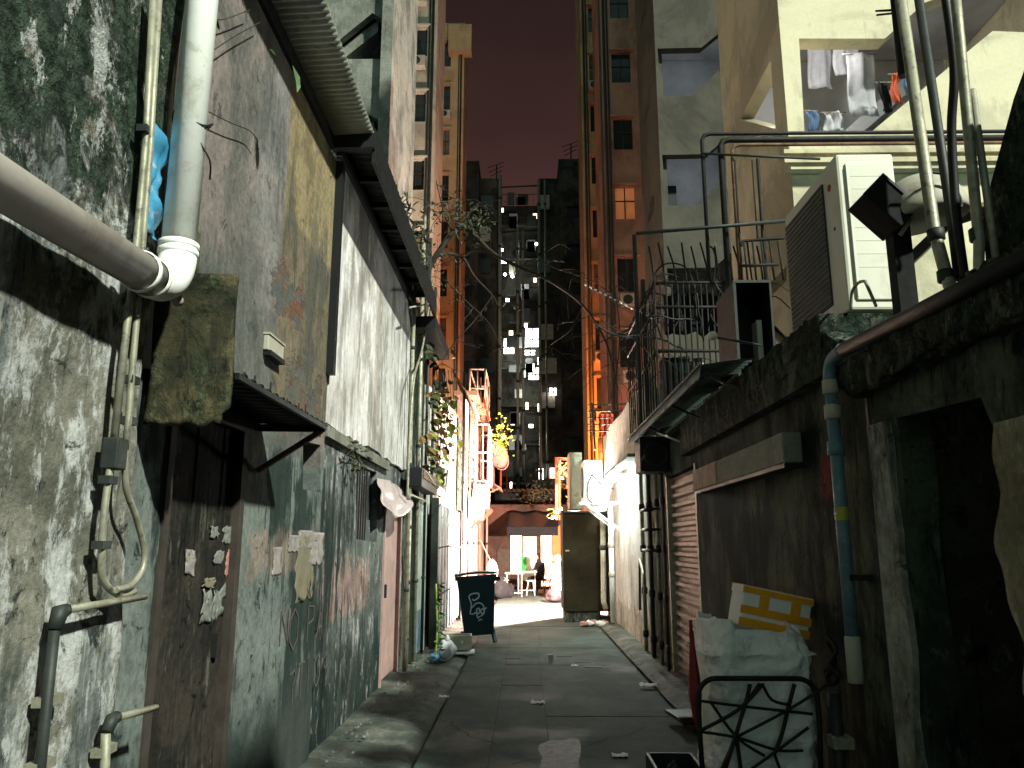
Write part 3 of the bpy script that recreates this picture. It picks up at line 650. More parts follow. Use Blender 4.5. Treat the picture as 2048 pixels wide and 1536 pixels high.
for k in range(6): MB().box(-1.65, -1.635, wv[0][0] + .04 + k * .11, wv[0][0] + .055 + k * .11, wv[2][1], wv[0][1]).build('bar', M['darkiron'], wn_)
dr = MB().box(-1.70, -1.655, 9.02, 10.18, .03, 2.08).build('door', M['pinkpaint'], t, bevel=.004)
for y_ in (9.0, 10.14): MB().box(-1.7, -1.61, y_, y_ + .06, 0, 2.12).build('jamb', M['pinkpaint'], dr)
MB().box(-1.655, -1.61, 9.2, 9.24, .95, 1.1).build('handle', M['darkiron'], dr)
rf = MB().corr((-1.72, 5.95, 5.05), (0, 4.6, 0), (.46, 0, -.03), 40, .012, .005).build('roof', M['darksheet'], t)
MB().box(-1.62, -1.57, 6.1, 10.5, 4.84, 5.03).build('wall_plate', M['black'], rf)
for k in range(8): MB().box(-1.6, -1.27, 6.2 + k * .58, 6.25 + k * .58, 4.95, 5.01).build('rafter', M['black'], rf)
MB().bar((-1.27, 5.96, 4.86), (-1.27, 10.55, 4.86), .03, .30).build('gutter', M['black'], rf)
# plastic film hanging over the pink door
a = X(771, 938, -1.5)
one(MB().grid(lambda u, v: (-1.60 + .22 * v * (.4 + .6 * u) + .05 * mnoise.noise((u * 3, v * 3, 9)), a.y + u * 1.35, a.z - .03 - (.05 + .42 * v * (.55 + .45 * sin(u * 2.6 + .4))) + .02 * u), 16, 14), 'plastic_film', M['foil'], 'crumpled greyish plastic film hanging over the pink door', 'plastic film', solid=.002)
# weeds on ledge
t = thing('ledge_weed', 'small dark weed growing on the ledge under the white wall', 'plant', X(705, 890, -1.56))
lf = MB(); c0 = X(703, 900, -1.56)
for k in range(46): lf.leaf(c0 + Vector((random.uniform(-.02, .08), random.uniform(-.3, .35), random.uniform(-.22, .08))), (random.uniform(0, 1), random.uniform(-1, 1), random.uniform(-.6, .8)), random.uniform(.04, .08), .03)
lf.build('leaves', M['leaf_dk'], t)
MB().tube(catmull([c0 + Vector((-.03, -.2, -.1)), c0 + Vector((.03, 0, .0)), c0 + Vector((.02, .25, -.15))], 4), .006, 5).build('stem', M['bark'], t)

# ================================================================== LEFT: dark narrow house behind the pipes
t = thing('narrow_house', 'dark damp narrow house behind the bundle of pipes, with a pale green door', 'house', (-2.5, 11.3, 0))
MB().box(-4.5, -1.62, 10.44, 12.2, -.05, 4.7).build('wall', M['dark_wall'], t)
dr = MB().box(-1.6, -1.56, 10.95, 12.1, .04, 2.15).build('door', M['greenpaint'], t)
MB().box(-1.558, -1.55, 11.0, 12.05, .06, .62).build('lower_panel', M['bluegrey'], dr)
for y_ in (10.88, 12.1): MB().box(-1.6, -1.53, y_, y_ + .07, 0, 2.22).build('jamb', M['greenpaint'], dr)
MB().box(-1.55, -1.5, 11.0, 11.04, .9, 1.12).build('handle', M['black'], dr)
MB().box(-1.7, -1.25, 10.44, 12.4, 4.55, 4.72).build('roof', M['black'], t)
gp = 'vertical pipes between the pink door and the ribbed gate'
pl = [(830, 548, 808, 1355, .026, 'conduit', 'pale pipe nearest the pink door, leftmost of the bundle of vertical pipes'),
      (849, 486, 826, 1352, .03, 'conduit', 'thick olive pipe in the middle of the bundle beside the pink door'),
      (862, 470, 838, 940, .02, 'conduit', 'pipe running down into the black wall box'),
      (869, 500, 842, 1345, .022, 'conduit_dk', 'blackened pipe behind the black wall box'),
      (880, 600, 855, 1345, .024, 'conduit_dk', 'dark pipe just before the pale green door frame'),
      (818, 980, 812, 1355, .02, 'conduit', 'short whitish pipe beside the pink door jamb')]
for a, b, c, e_, r, m_, lab in pl:
    p = X(c, e_, -1.5); q = Vector((-1.5, p.y, X(a, b, -1.5).z))
    t = thing('vertical_pipe', lab, 'pipe', (p.x, p.y, 0), group=gp)
    MB().tube([Vector((p.x, p.y, max(0.02, p.z))), q], r, 10).build('tube', M[m_], t)
    for k in range(3):
        z_ = p.z + (q.z - p.z) * (.2 + .3 * k); MB().lathe([(r * 1.02, -.025), (r * 1.35, -.02), (r * 1.35, .02), (r * 1.02, .025)], (p.x, p.y, z_), (0, 0, 1), 10).build('coupling', M['conduit_dk'], t)
run('loose_cable', M['conduit'], 'loose pale cable crossing over the bundle of vertical pipes', 'cable', [(866, 560), (846, 690), (828, 760), (818, 900), (815, 1000)], -1.42, .014, k=5)
a = X(826, 934, -1.45); b = X(857, 990, -1.45)
t = thing('wall_box', 'black open metal wall box among the vertical pipes', 'box', (-1.45, a.y, b.z))
MB().box(-1.52, -1.33, a.y, b.y, b.z, a.z).build('case', M['black'], t, bevel=.01)
MB().box(-1.34, -1.315, a.y + .1, b.y - .1, b.z + .12, a.z - .03).build('door', M['rust_sheet'], t)
MB().tube([(-1.31, a.y + .25, a.z - .03), (-1.31, b.y - .35, b.z + .12)], .008, 6).build('handle', M['ac_white'], t)
run('rod', M['ac_dim'], 'pale rod sticking out from the pipes towards the gate', 'rod', [(822, 990), (850, 1002)], -1.4, .016)
run('wall_bracket', M['ac_dim'], 'thin pale bracket arm crossing the pipes above the white upper wall', 'bracket', [(820, 615), (874, 605)], -1.4, .012)

# ================================================================== LEFT: pale lit house and ribbed gate
t = thing('pale_house', 'pale brightly lit limewashed house behind the ribbed metal gate', 'house', (-2.5, 14.5, 0))
MB().plate([(12.22, -.05), (17.4, -.05), (17.4, 4.5), (12.22, 4.1)], (), 'x', -1.56, -.3).build('wall', M['pale_house'], t)
MB().box(-4.5, -1.9, 12.22, 17.4, -.05, 4.0).build('wall_core', M['pale_house'], t)
t2 = thing('metal_gate', 'tall ribbed grey metal gate with cross rods standing left of the bin', 'gate', (-1.4, 14.5, 0))
MB().corr((-1.42, 12.35, .1), (0, 4.45, 0), (0, 0, 2.12), 9, .03, .004, sharp=True).build('ribbed_sheet', M['corr_gate'], t2)
for y_ in (12.25, 16.81): MB().box(-1.47, -1.36, y_, y_ + .1, 0, 2.28).build('post', M['conduit_dk'], t2)
for z_ in (.75, 1.5): MB().tube(catmull([(-1.37, 12.3, z_), (-1.36, 14, z_ + .03), (-1.35, 15.4, z_ + .02), (-1.37, 16.8, z_)], 4), .012, 6).build('cross_rod', M['darkiron'], t2)
# ivy
t = thing('ivy', 'ivy with withered brown and yellow green leaves hanging down the lit pale wall', 'ivy', (-1.5, 13.5, 3))
lf, lb, ly = MB(), MB(), MB()
for (px, py, sp, nn) in ((885, 800, 40, 36), (878, 870, 42, 60), (868, 930, 26, 22), (900, 850, 24, 14), (880, 960, 20, 10), (862, 790, 16, 14), (860, 700, 18, 20)):
    for k in range(nn):
        p = X(px + random.gauss(0, sp * .35), py + random.gauss(0, sp * .8), -1.46 + random.uniform(-.05, .14))
        [lb, lf, lb, ly][random.randrange(4) if px > 862 else 1].leaf(p, (random.uniform(.1, .8), random.uniform(-.8, .4), random.uniform(-1, .1)), random.uniform(.08, .17), random.uniform(.07, .13))
for px, py in ((903, 800), (898, 845), (905, 800), (893, 905), (915, 880)): ly.leaf(X(px, py, -1.3), (.3, -.4, -.9), .22, .16)
lf.build('green_leaves', M['leaf_dk'], t); lb.build('withered_leaves', M['leaf_br'], t); ly.build('yellow_leaves', M['leaf_y'], t)
sv = MB()
for k in range(6):
    p = X(872 + k * 6, 740, -1.5); sv.tube(catmull([p, p + Vector((.05, .2, -.5)), p + Vector((.08, -.2, -1.1)), p + Vector((.03, .1, -1.7))], 4), .008, 5)
sv.tube(catmull([X(874, 1020, -1.35), X(890, 990, -1.3), X(893, 960, -1.3), X(902, 880, -1.35)], 4), .008, 5).build('stem', M['bark'], t)
t = thing('white_board', 'white sheet panel fixed to the lit wall above the ribbed gate', 'panel', X(897, 950, -1.45))
p = X(890, 935, -1.4); q = X(908, 985, -1.4); MB().grid(lambda u, v: (-1.42 + .03 * sin(u * 5), p.y + (q.y - p.y) * u, p.z + (q.z - p.z) * v), 6, 4).build('sheet', M['pvc'], t, solid=.01)
MB().box(-1.56, -1.43, q.y - .4, q.y - .3, q.z + .2, q.z + .3).build('bracket', M['darkiron'], t)
# plants at the gate foot
t = thing('gate_plant', 'thin green weed growing at the foot of the green door', 'plant', Z(872, 1320, .03))
lf = MB(); b0 = Z(870, 1322, .03)
for k in range(24):
    z_ = random.uniform(.1, 1.0); lf.leaf(b0 + Vector((random.uniform(-.03, .06), random.uniform(-.1, .1), z_)), (random.uniform(.2, 1), random.uniform(-.6, .6), random.uniform(-.5, .5)), random.uniform(.07, .13), .05)
lf.build('leaves', M['leaf'], t); MB().tube(catmull([b0, b0 + Vector((.02, 0, .4)), b0 + Vector((-.01, .03, 1.0))], 5), .01, 6).build('stem', M['leaf_y'], t)

# ================================================================== bin, foam box, rubbish bag
bp = Z(945, 1292)
t = thing('wheelie_bin', 'dark blue green wheeled rubbish bin with pale spray painted tag', 'bin', (-.74, 12.95, 0), (radians(-3), radians(-4), radians(6)))
w0, w1, d0, d1, h0, h1 = .23, .30, .22, .34, .14, 1.0
bd = MB(); sec = []
for (hw, hd, z_) in ((w0, d0, h0), (w0 + .005, d0 + .01, .18), (w1, d1, h1), (w1 + .03, d1 + .02, h1), (w1 + .03, d1 + .02, h1 + .06), (w1, d1, h1 + .06)):
    sec.append([(-hw, -hd, z_), (hw, -hd, z_), (hw, hd, z_), (-hw, hd, z_)])
vs = [q for s_ in sec for q in s_]; fs = [(3, 2, 1, 0)] + [(i * 4 + j, i * 4 + (j + 1) % 4, i * 4 + 4 + (j + 1) % 4, i * 4 + 4 + j) for i in range(5) for j in range(4)] + [(20, 21, 22, 23)]
bd.add(vs, fs); bd.build('body', M['binplastic'], t, local=True, bevel=.012)
MB().grid(lambda u, v: (-.34 + .68 * u, -.40 + .78 * v, 1.07 + .05 * sin(pi * u) * .6 + .03 * sin(pi * v)), 10, 10).build('lid', M['binplastic'], t, local=True, solid=.02)
MB().tube([(-.3, .42, 1.02), (.3, .42, 1.02)], .018, 8).box(-.3, -.26, .33, .42, 1.0, 1.04).box(.26, .3, .33, .42, 1.0, 1.04).build('handle', M['binplastic'], t, local=True)
MB().box(.22, .38, -.385, -.34, .95, 1.02).build('grip', M['binplastic'], t, local=True, bevel=.006)
for sx in (-.26, .26):
    wh = MB().lathe([(.02, -.025), (.09, -.025), (.10, -.012), (.10, .012), (.09, .025), (.02, .025)], (sx, .26, .10), (1, 0, 0), 20).build('wheel', M['black'], t, local=True)
    MB().lathe([(.001, -.028), (.05, -.028), (.05, .028), (.001, .028)], (sx, .26, .10), (1, 0, 0), 14).build('hub', M['conduit_dk'], wh, local=True)
    MB().bar((sx * .85, -.16, .16), (sx * .95, -.2, 0.01), .05).build('foot', M['binplastic'], t, local=True)
tg = MB()
def spray(pts, r=.011, k=6):
    # front panel of the bin leans; x,z on it -> y
    q = []
    for x_, z_ in pts: q.append((x_, -(d0 + (d1 - d0) * (z_ - .18) / (h1 - .18)) - .004, z_))
    q = catmull(q, k); tg.tube(q, r, 6)
spray([(-.13, .36 + .12), (-.10, .62), (-.13, .74), (-.08, .78), (.02, .78), (.02, .72), (-.05, .68), (-.08, .70)]); spray([(-.13, .48), (-.08, .47), (-.03, .49), (-.01, .41), (.03, .43)])
spray([(-.09, .57), (-.02, .63), (.06, .62), (.10, .55), (.09, .47), (.04, .43)]); spray([(-.02, .54), (.02, .55), (.02, .48), (-.02, .48), (-.02, .54)]); spray([(.06, .54), (.10, .52), (.07, .46), (.04, .50), (.06, .54)]); spray([(.07, .53), (.14, .55)]); spray([(.0, .36), (.03, .38), (.06, .37)])
tg.build('spray_tag', M['sprayed'], t, local=True)
p = Z(940, 1305, .0)
t = thing('crate', 'grey white foam crate on the ground in front of the bin', 'crate', (-1.0, 11.75, .0), (0, 0, radians(4)))
MB().box(-.22, .22, -.15, .15, .07, .09).box(-.22, .22, -.15, -.12, .09, .27).box(-.22, .22, .12, .15, .09, .27).box(-.22, -.19, -.12, .12, .09, .27).box(.19, .22, -.12, .12, .09, .27).build('tray', M['ac_dim'], t, local=True, bevel=.008)
MB().box(-.24, .26, -.2, .17, .02, .045).build('board', M['styro'], t, local=True)
for sx in (-.08, .08): MB().lathe([(.001, 0), (.022, 0), (.022, .005), (.001, .005)], (sx, -.151, .18), (0, -1, 0), 12).build('knob', M['pvc'], t, local=True)
t = thing('rubbish_bag', 'thin white plastic rubbish bag slumped in front of the ribbed gate', 'bag', Z(892, 1318, .02))
def blob(c, rx, ry, rz, seed, am=.35, nu=18, nv=14):
    return lambda u, v: (c[0] + rx * cos(2 * pi * u) * sin(pi * v) * (1 + am * mnoise.noise((cos(2 * pi * u) * 1.6 + seed, sin(2 * pi * u) * 1.6, v * 3))), c[1] + ry * sin(2 * pi * u) * sin(pi * v) * (1 + am * mnoise.noise((cos(2 * pi * u) * 1.6, sin(2 * pi * u) * 1.6 + seed, v * 3))),
                         c[2] + rz * (1 - cos(pi * v)) * (1 + am * .5 * mnoise.noise((cos(2 * pi * u) + seed, v * 4, 1))))
MB().grid(blob((0, 0, -.01), .13, .19, .13, 2.5), 22, 16).build('body', M['bag_w'], t, local=True)
MB().grid(blob((.02, -.05, .22), .03, .03, .05, 5.5), 10, 8).build('knot', M['bag_w'], t, local=True)
one(MB().grid(blob((-1.22, 10.9, .0), .07, .12, .06, 6.6), 14, 10), 'plastic_bag', M['tarp_blue'], 'small blue bag half hidden beside the white rubbish bag', 'bag')
# ================================================================== LEFT far: lit pinkish house and its clutter
t = thing('dark_lean_to', 'dark narrow lean to between the pale house and the pink lit house', 'lean-to', (-2, 18.3, 0))
MB().box(-4.5, -1.52, 17.42, 19.3, -.05, 4.4).build('wall', M['dark_wall'], t)
MB().corr((-1.6, 16.6, 5.35), (0, 2.4, 0), (.46, 0, -.72), 12, .015, .004).build('awning', M['rust_sheet'], t)
MB().bar((-1.14, 16.6, 4.63), (-1.14, 19.0, 4.63), .04).build('awning_rail', M['wood'], t)
t = thing('pink_house', 'pinkish rendered house glaring in the lamplight at the far end of the left row', 'house', (-2.5, 24, 0))
MB().plate([(19.32, -.05), (28.4, -.05), (28.4, 5.6), (19.32, 5.3)], [[(22.2, 2.0), (23.6, 2.0), (23.6, 3.2), (22.2, 3.2)], [(25.4, .0), (26.4, .0), (26.4, 2.05), (25.4, 2.05)]], 'x', -1.5, -.25).build('wall', M['pink_front'], t)
MB().box(-4.5, -1.72, 19.32, 28.4, -.05, 5.2).build('wall_core', M['pink_front'], t)
wn_ = MB().box(-1.68, -1.65, 22.2, 23.6, 2.0, 3.2).build('window', M['glass'], t)
MB().box(-1.66, -1.6, 22.86, 22.92, 2.0, 3.2).box(-1.655, -1.6, 22.2, 23.6, 2.6, 2.65).build('frame', M['conduit'], wn_)
MB().box(-1.68, -1.64, 25.42, 26.38, .02, 2.03).build('door', M['rust_sheet'], t)
MB().box(-1.8, -1.2, 19.3, 28.4, 5.3, 5.42).build('roof', M['rust_sheet'], t)
gp = 'pipes up the pink lit house'
labs = ['thin pale pipe at the near corner of the pink lit house', 'dark pipe beside the brown awning on the left row', 'thick whitish pipe up the pink lit house', 'rust coloured pipe up the pink lit house, under the rod frame', 'pinkish pipe between the window cage and the white grille unit', 'reddish pipe in front of the pinkish dish', 'orange rusted pipe farthest along the left row']
for (px, py, tp, r, m_), lab in zip(((936, 1140, 800, .03, 'conduit'), (925, 1040, 745, .035, 'conduit_dk'), (949, 1150, 780, .045, 'pvc'), (958, 1150, 755, .03, 'rust_sheet'), (973, 1150, 830, .04, 'pinkpaint'), (1001, 1090, 880, .04, 'pipe_red'), (1014, 1060, 850, .06, 'pipe_red')), labs):
    p = X(px, py, -1.38 if px < 990 else -1.05); q = Y(px, tp, p.y)
    t = thing('house_pipe', lab, 'pipe', (p.x, p.y, 0), group=gp)
    MB().tube([(p.x, p.y, max(.02, p.z - .5)), (p.x, p.y, q.z)], r, 8).build('tube', M[m_], t)
    for k in range(2): MB().lathe([(r, -.04), (r * 1.3, -.03), (r * 1.3, .03), (r, .04)], (p.x, p.y, 1.6 + 1.3 * k), (0, 0, 1), 8).build('coupling', M['conduit_dk'], t)
def cage(name, lab, cat, x0, x1, y0, y1, z0, z1, mat, r=.012, nb=6, grp=None):
    t = thing(name, lab, cat, ((x0 + x1) / 2, (y0 + y1) / 2, z0), group=grp)
    f = MB()
    for x in (x0, x1):
        for y in (y0, y1): f.tube([(x, y, z0), (x, y, z1)], r * 1.6, 6)
    for z in (z0, (z0 + z1) / 2, z1):
        f.tube([(x0, y0, z), (x1, y0, z), (x1, y1, z), (x0, y1, z), (x0, y0, z)], r * 1.3, 6)
    f.build('frame', mat, t); b = MB()
    for k in range(1, nb): 
        y = y0 + (y1 - y0) * k / nb; b.tube([(x1, y, z0), (x1, y, z1)], r, 5)
    for k in range(1, max(2, nb // 2)):
        x = x0 + (x1 - x0) * k / max(2, nb // 2); b.tube([(x, y0, z0), (x, y0, z1)], r, 5)
    b.build('bars', mat, t); return t
cage('window_cage', 'pale window cage jutting from the pink lit house', 'window cage', -1.5, -1.02, 21.6, 23.8, 3.3, 4.9, M['ac_white'], .016)
cage('rod_rack', 'open rod rack standing above the roof of the pink lit house', 'frame', -1.6, -1.15, 22.0, 24.5, 5.45, 6.6, M['wood'], .02, 2)
def ac_unit(name, lab, grp, x0, x1, y0, y1, z0, z1, face, mat, fan_sides='x'):
    """outdoor unit; the fan grille sits on the long side facing `face` (-1 or +1 in x)"""
    t = thing(name, lab, 'air conditioner', ((x0 + x1) / 2, (y0 + y1) / 2, z0), group=grp)
    MB().box(x0, x1, y0, y1, z0, z1).build('case', mat, t, bevel=.015)
    xs = x0 if face < 0 else x1; L_ = y1 - y0; H_ = z1 - z0; yc = y0 + L_ * .58; R0 = min(L_ * .36, H_ * .42)
    nf = 2 if H_ > 1.1 * L_ else 1
    for k in range(nf):
        zc = z0 + H_ * (.5 if nf == 1 else (.27 + .46 * k)); Rr = R0 if nf == 1 else min(R0, H_ * .21)
        f = MB().lathe([(.001, .012), (Rr, .012), (Rr, .0)], (xs, yc, zc), (face, 0, 0), 24).build('fan_grille', M['grille'], t)
        rg = MB()
        for j in range(1, 6): rg.tube([(xs + face * .018, yc + Rr * j / 5.5 * cos(a), zc + Rr * j / 5.5 * sin(a)) for a in [2 * pi * i / 24 for i in range(25)]], .003, 4)
        rg.build('guard_ring', mat, f)
    return t
ac_unit('air_conditioner', 'white air conditioner with slatted end over the red bracket on the pink lit house', 'outdoor air conditioning units', -1.42, -1.02, 21.4, 22.3, 2.55, 3.2, 1, M['ac_white'])
g_ = MB()
for k in range(9): g_.box(-1.38, -1.06, 21.385, 21.4, 2.6 + k * .062, 2.625 + k * .062)
tg_ = one(g_, 'slatted_panel', M['terracotta'], 'louvred panel under the window cage on the pink lit house', 'panel')
t = thing('wall_bracket', 'red angle bracket carrying the slatted air conditioner', 'bracket', (-1.3, 21.8, 2.3), group='wall brackets')
for y in (21.45, 22.25): MB().bar((-1.5, y, 2.5), (-.92, y, 2.5), .05).build('arm', M['redplastic'], t); MB().bar((-1.48, y, 2.0), (-.95, y, 2.48), .05).build('brace', M['redplastic'], t)
t = thing('satellite_dish', 'faded pinkish satellite dish on the far left row', 'satellite dish', (-.98, 25, 4.2))
c0 = Vector((-.98, 25.0, 4.35))
MB().lathe([(.001, 0), (.2, .03), (.36, .09), (.48, .17), (.50, .18), (.37, .11), (.001, .02)], c0, (.75, -.6, .25), 24).build('reflector', M['terracotta'], t)
MB().tube([c0, c0 + Vector((.42, -.34, .14))], .012, 6).build('feed_arm', M['conduit'], t); MB().tube([c0, (-1.5, 25.1, 4.1)], .03, 6).build('mount', M['darkiron'], t)
t = thing('small_awning', 'small tilted pale awning below the satellite dish', 'awning', (-1.2, 25, 3.4))
MB().corr((-1.5, 24.2, 3.75), (0, 2.2, 0), (.75, 0, -.45), 8, .015, .005).build('sheet', M['terracotta'], t); MB().bar((-1.5, 24.4, 3.0), (-.8, 24.4, 3.3), .04).build('strut', M['rust_sheet'], t)
t = thing('broken_rack', 'collapsed rusty rack with a red board on the roof of the left row', 'rack', (-1.3, 21, 4.9))
rk = MB()
for k in range(9):
    a = Vector((-1.5 + random.uniform(0, .2), 20.2 + k * .22, 4.95 + random.uniform(0, .35))); rk.bar(a, a + Vector((random.uniform(.2, .45), random.uniform(-.4, .6), random.uniform(-.1, .4))), .035)
rk.build('rods', M['rust_sheet'], t); MB().bar((-1.12, 20.6, 5.5), (-.96, 20.7, 4.85), .12, .02).build('board', M['pipe_red'], t)
t = thing('roof_plant', 'yellow green leafy plant growing out of the left row beside the dish', 'plant', (-1, 24, 4.8))
lf = MB()
for k in range(110):
    p = Y(1000 + random.gauss(0, 9), 878 + random.gauss(0, 20), 23.0 + random.uniform(-.5, .5)); lf.leaf(p, (random.uniform(-1, 1), random.uniform(-1, .3), random.uniform(-.8, .8)), random.uniform(.10, .2), .07)
lf.build('leaves', M['leaf_y'], t); MB().tube(catmull([Y(982, 930, 23), Y(992, 890, 23), Y(1004, 860, 23), Y(1003, 840, 23)], 5), .015, 6).build('stem', M['bark'], t)
cage('window_cage', 'rusty upper window cage near the roof of the pink lit house', 'window cage', -1.5, -1.1, 25.6, 27.6, 3.4, 5.1, M['rust_sheet'], .016)
ac_unit('air_conditioner', 'small white air conditioner low on the pink lit house behind the bin', 'outdoor air conditioning units', -1.45, -1.1, 19.9, 20.7, 2.2, 2.75, 1, M['ac_white'])
for i in range(5): one(MB().tube(catmull([(-1.44, 17.5, 3.9 - i * .28), (-1.36, 20 + .3 * i, 3.7 - i * .25), (-1.42, 23, 3.95 - i * .27), (-1.38, 28, 3.6 - i * .22)], 5), .018, 5), 'slack_cable', M['cable'], ['topmost', 'second highest', 'middle', 'second lowest', 'lowest'][i] + ' slack cable along the pink lit house', 'cable', 'slack cables along the pink lit house')
# junk by the left wall at the far end
t = thing('white_sack', 'white cloth sack hanging beside the tables at the far end', 'sack', (-.95, 22.6, .6))
MB().grid(blob((-.95, 22.6, .42), .17, .2, .36, 3.1, .3), 16, 12).build('body', M['whitecloth'], t); MB().tube([(-.98, 22.6, 1.1), (-1.3, 22.7, 1.7)], .015, 6).build('tie', M['conduit'], t)
t = thing('junk_pile', 'dark heap of junk with a pink cloth beside the white table', 'heap', (-.75, 23.5, 0))
MB().grid(blob((-.8, 23.5, -.02), .3, .4, .3, 4.2, .6), 16, 12).grid(blob((-.55, 24.1, -.02), .22, .3, .2, 7.2, .6), 16, 12).build('pile', M['blackcloth'], t)
MB().grid(blob((-.7, 23.6, .46), .22, .25, .07, 1.2, .4), 14, 8).build('cloth', M['pinkpaint'], t)

# ================================================================== the end of the alley: eating place
t = thing('end_house', 'low house closing the alley, lit doorways under a black awning', 'house', (0, 28.6, 0))
wy = 28.5
MB().plate([(-2.5, -.05), (3.0, -.05), (3.0, 3.0), (-2.5, 3.0)], [[(-.52, .55), (-.12, .55), (-.12, 1.95), (-.52, 1.95)], [(.58, .1), (.98, .1), (.98, 2.02), (.58, 2.02)]], 'y', wy, .2).build('wall', wall_mat('dingy brown wall', (.09, .045, .032), (.055, .034, .026), (.018, .016, .013), None, 1.2, .5, .7, seed=41), t)
MB().box(-2.5, 3.0, 29.2, 31, -.05, 2.9).build('wall_core', M['dark_wall'], t)
MB().box(-.56, -.08, wy + .16, wy + .2, .5, 2.0).build('lit_doorway', M['win_warm'], t); MB().box(.54, 1.02, wy + .16, wy + .2, .05, 2.06).build('lit_doorway', M['win_warm'], t)
MB().box(-.08, .42, wy - .05, wy - .003, .3, 1.85).build('green_curtain', M['greenpaint'], t)
MB().box(-.14, .05, wy - .09, wy - .055, .62, 1.15).build('green_board', plain('green board', (.02, .28, .06), .6), t)
MB().box(1.0, 1.9, wy - .08, wy - .003, .3, 2.25).build('orange_panel', M['orangewall'], t)
for z_ in (1.35, 1.72): MB().box(1.3, 1.48, wy - .1, wy - .083, z_, z_ + .3).build('notice', M['paper'], t)
MB().box(-1.0, -.55, wy - .1, wy - .003, .2, 1.4).build('stacked_boards', M['wood_dk'], t)
aw = MB().grid(lambda u, v: (-.62 + 1.75 * u, 28.4 - 2.3 * v, 2.75 - .62 * v - .1 * sin(pi * u) * v + .03 * sin(u * 14)), 20, 10)
one(aw, 'awning', M['void'], 'black cloth awning over the lit doorways at the end of the alley', 'awning', solid=.02)
one(MB().box(-.6, 1.1, 26.08, 26.11, 1.86, 2.14), 'awning_valance', M['void'], 'straight black valance along the front of the awning', 'valance')
t = thing('clutter_shack', 'dark shack with plants and pipes above the black awning at the alley end', 'shack', (0, 31.5, 0))
MB().box(-1.2, 1.3, 31.2, 34, -.05, 3.6).build('wall', M['soot'], t); MB().box(-.9, .9, 31.0, 31.19, 3.0, 3.05).build('shelf', M['soot'], t)
MB().corr((-1.3, 30.9, 3.62), (2.7, 0, 0), (0, 1.2, .2), 14, .02, .01).build('roof', M['soot'], t)
t = thing('shack_plant', 'dark green bushy plant above the black awning at the alley end', 'plant', (.4, 30.5, 3))
lf = MB()
for k in range(220):
    p = Y(1068 + random.gauss(0, 16), 1000 + random.gauss(0, 18), 30.4 + random.uniform(-.4, .4)); lf.leaf(p, (random.uniform(-1, 1), random.uniform(-1, .3), random.uniform(-.8, .8)), random.uniform(.12, .24), .08)
lf.build('leaves', M['leaf_dk'], t); MB().tube([Y(1066, 1036, 30.5), Y(1068, 1000, 30.5), Y(1074, 975, 30.4)], .02, 6).build('stem', M['bark'], t)
# tables, stools
def table(lab, x0, x1, y0, y1, h, grp):
    t = thing('folding_table', lab, 'table', ((x0 + x1) / 2, (y0 + y1) / 2, 0), group=grp)
    MB().box(x0, x1, y0, y1, h - .035, h).build('table_top', M['whitecloth'], t, bevel=.008)
    for x in (x0 + .06, x1 - .06):
        for y in (y0 + .06, y1 - .06): MB().tube([(x, y, h - .035), (x, y, 0)], .016, 6).build('leg', M['ac_white'], t)
    MB().tube([(x0 + .06, y0 + .06, .12), (x1 - .06, y0 + .06, .12)], .012, 6).build('stretcher', M['ac_white'], t); return t
table('white folding table nearest the camera at the end of the alley', -.62, -.05, 24.2, 24.8, .72, 'tables of the eating place')
table('low white table behind, with a white tray on it', -.28, .38, 25.6, 26.3, .70, 'tables of the eating place')
t = thing('tray', 'white tray lying on the low back table', 'tray', (.0, 25.9, .7)); MB().box(-.2, .3, 25.65, 26.1, .702, .715).build('base', M['styro'], t); MB().box(-.22, -.2, 25.65, 26.1, .702, .75).box(.3, .32, 25.65, 26.1, .702, .75).build('rim', M['styro'], t)
def stool(lab, x, y, h, mat, grp='stools of the eating place'):
    t = thing('stool', lab, 'stool', (x, y, 0), group=grp)
    MB().lathe([(.001, h - .03), (.15, h - .03), (.16, h - .01), (.15, h), (.001, h)], (x, y, 0), (0, 0, 1), 18).build('seat', mat, t)
    for a in range(4):
        c_, s_ = cos(a * pi / 2 + .78), sin(a * pi / 2 + .78); MB().tube([(x + .11 * c_, y + .11 * s_, h - .03), (x + .18 * c_, y + .18 * s_, 0)], .014, 6).build('leg', mat, t)
    return t
stool('white metal stool in front of the low back table', .17, 24.9, .47, M['ac_white']); stool('red plastic stool left of the white counter', .68, 25.3, .45, M['redplastic']); stool('red plastic stool behind the other red one, beside the seated person', .78, 26.6, .45, M['redplastic'])
t = thing('counter', 'white cloth covered counter beside the brown board', 'counter', (1.05, 23.6, 0))
MB().grid(lambda u, v: (.76 + .03 * sin(v * 9) * (1 - 0), 23.2 + .9 * u, .06 + .92 * v), 10, 10).build('cloth', M['whitecloth'], t)
MB().box(.78, 1.5, 23.2, 24.1, .06, .98).build('body', M['whitecloth'], t, bevel=.02); MB().box(.73, 1.55, 23.12, 24.16, .985, 1.02).build('top', M['pinkpaint'], t)
one(MB().grid(blob((.98, 23.6, 1.02), .16, .16, .12, 2.2, .4), 16, 10), 'bundle', M['whitecloth'], 'white wrapped bundle lying on the white counter', 'bundle')
one(MB().grid(blob((.82, 22.0, .0), .28, .3, .17, 6.2, .55), 20, 14), 'black_bag', M['bag_bk'], 'shiny purplish black rubbish bag in front of the white counter', 'bag')

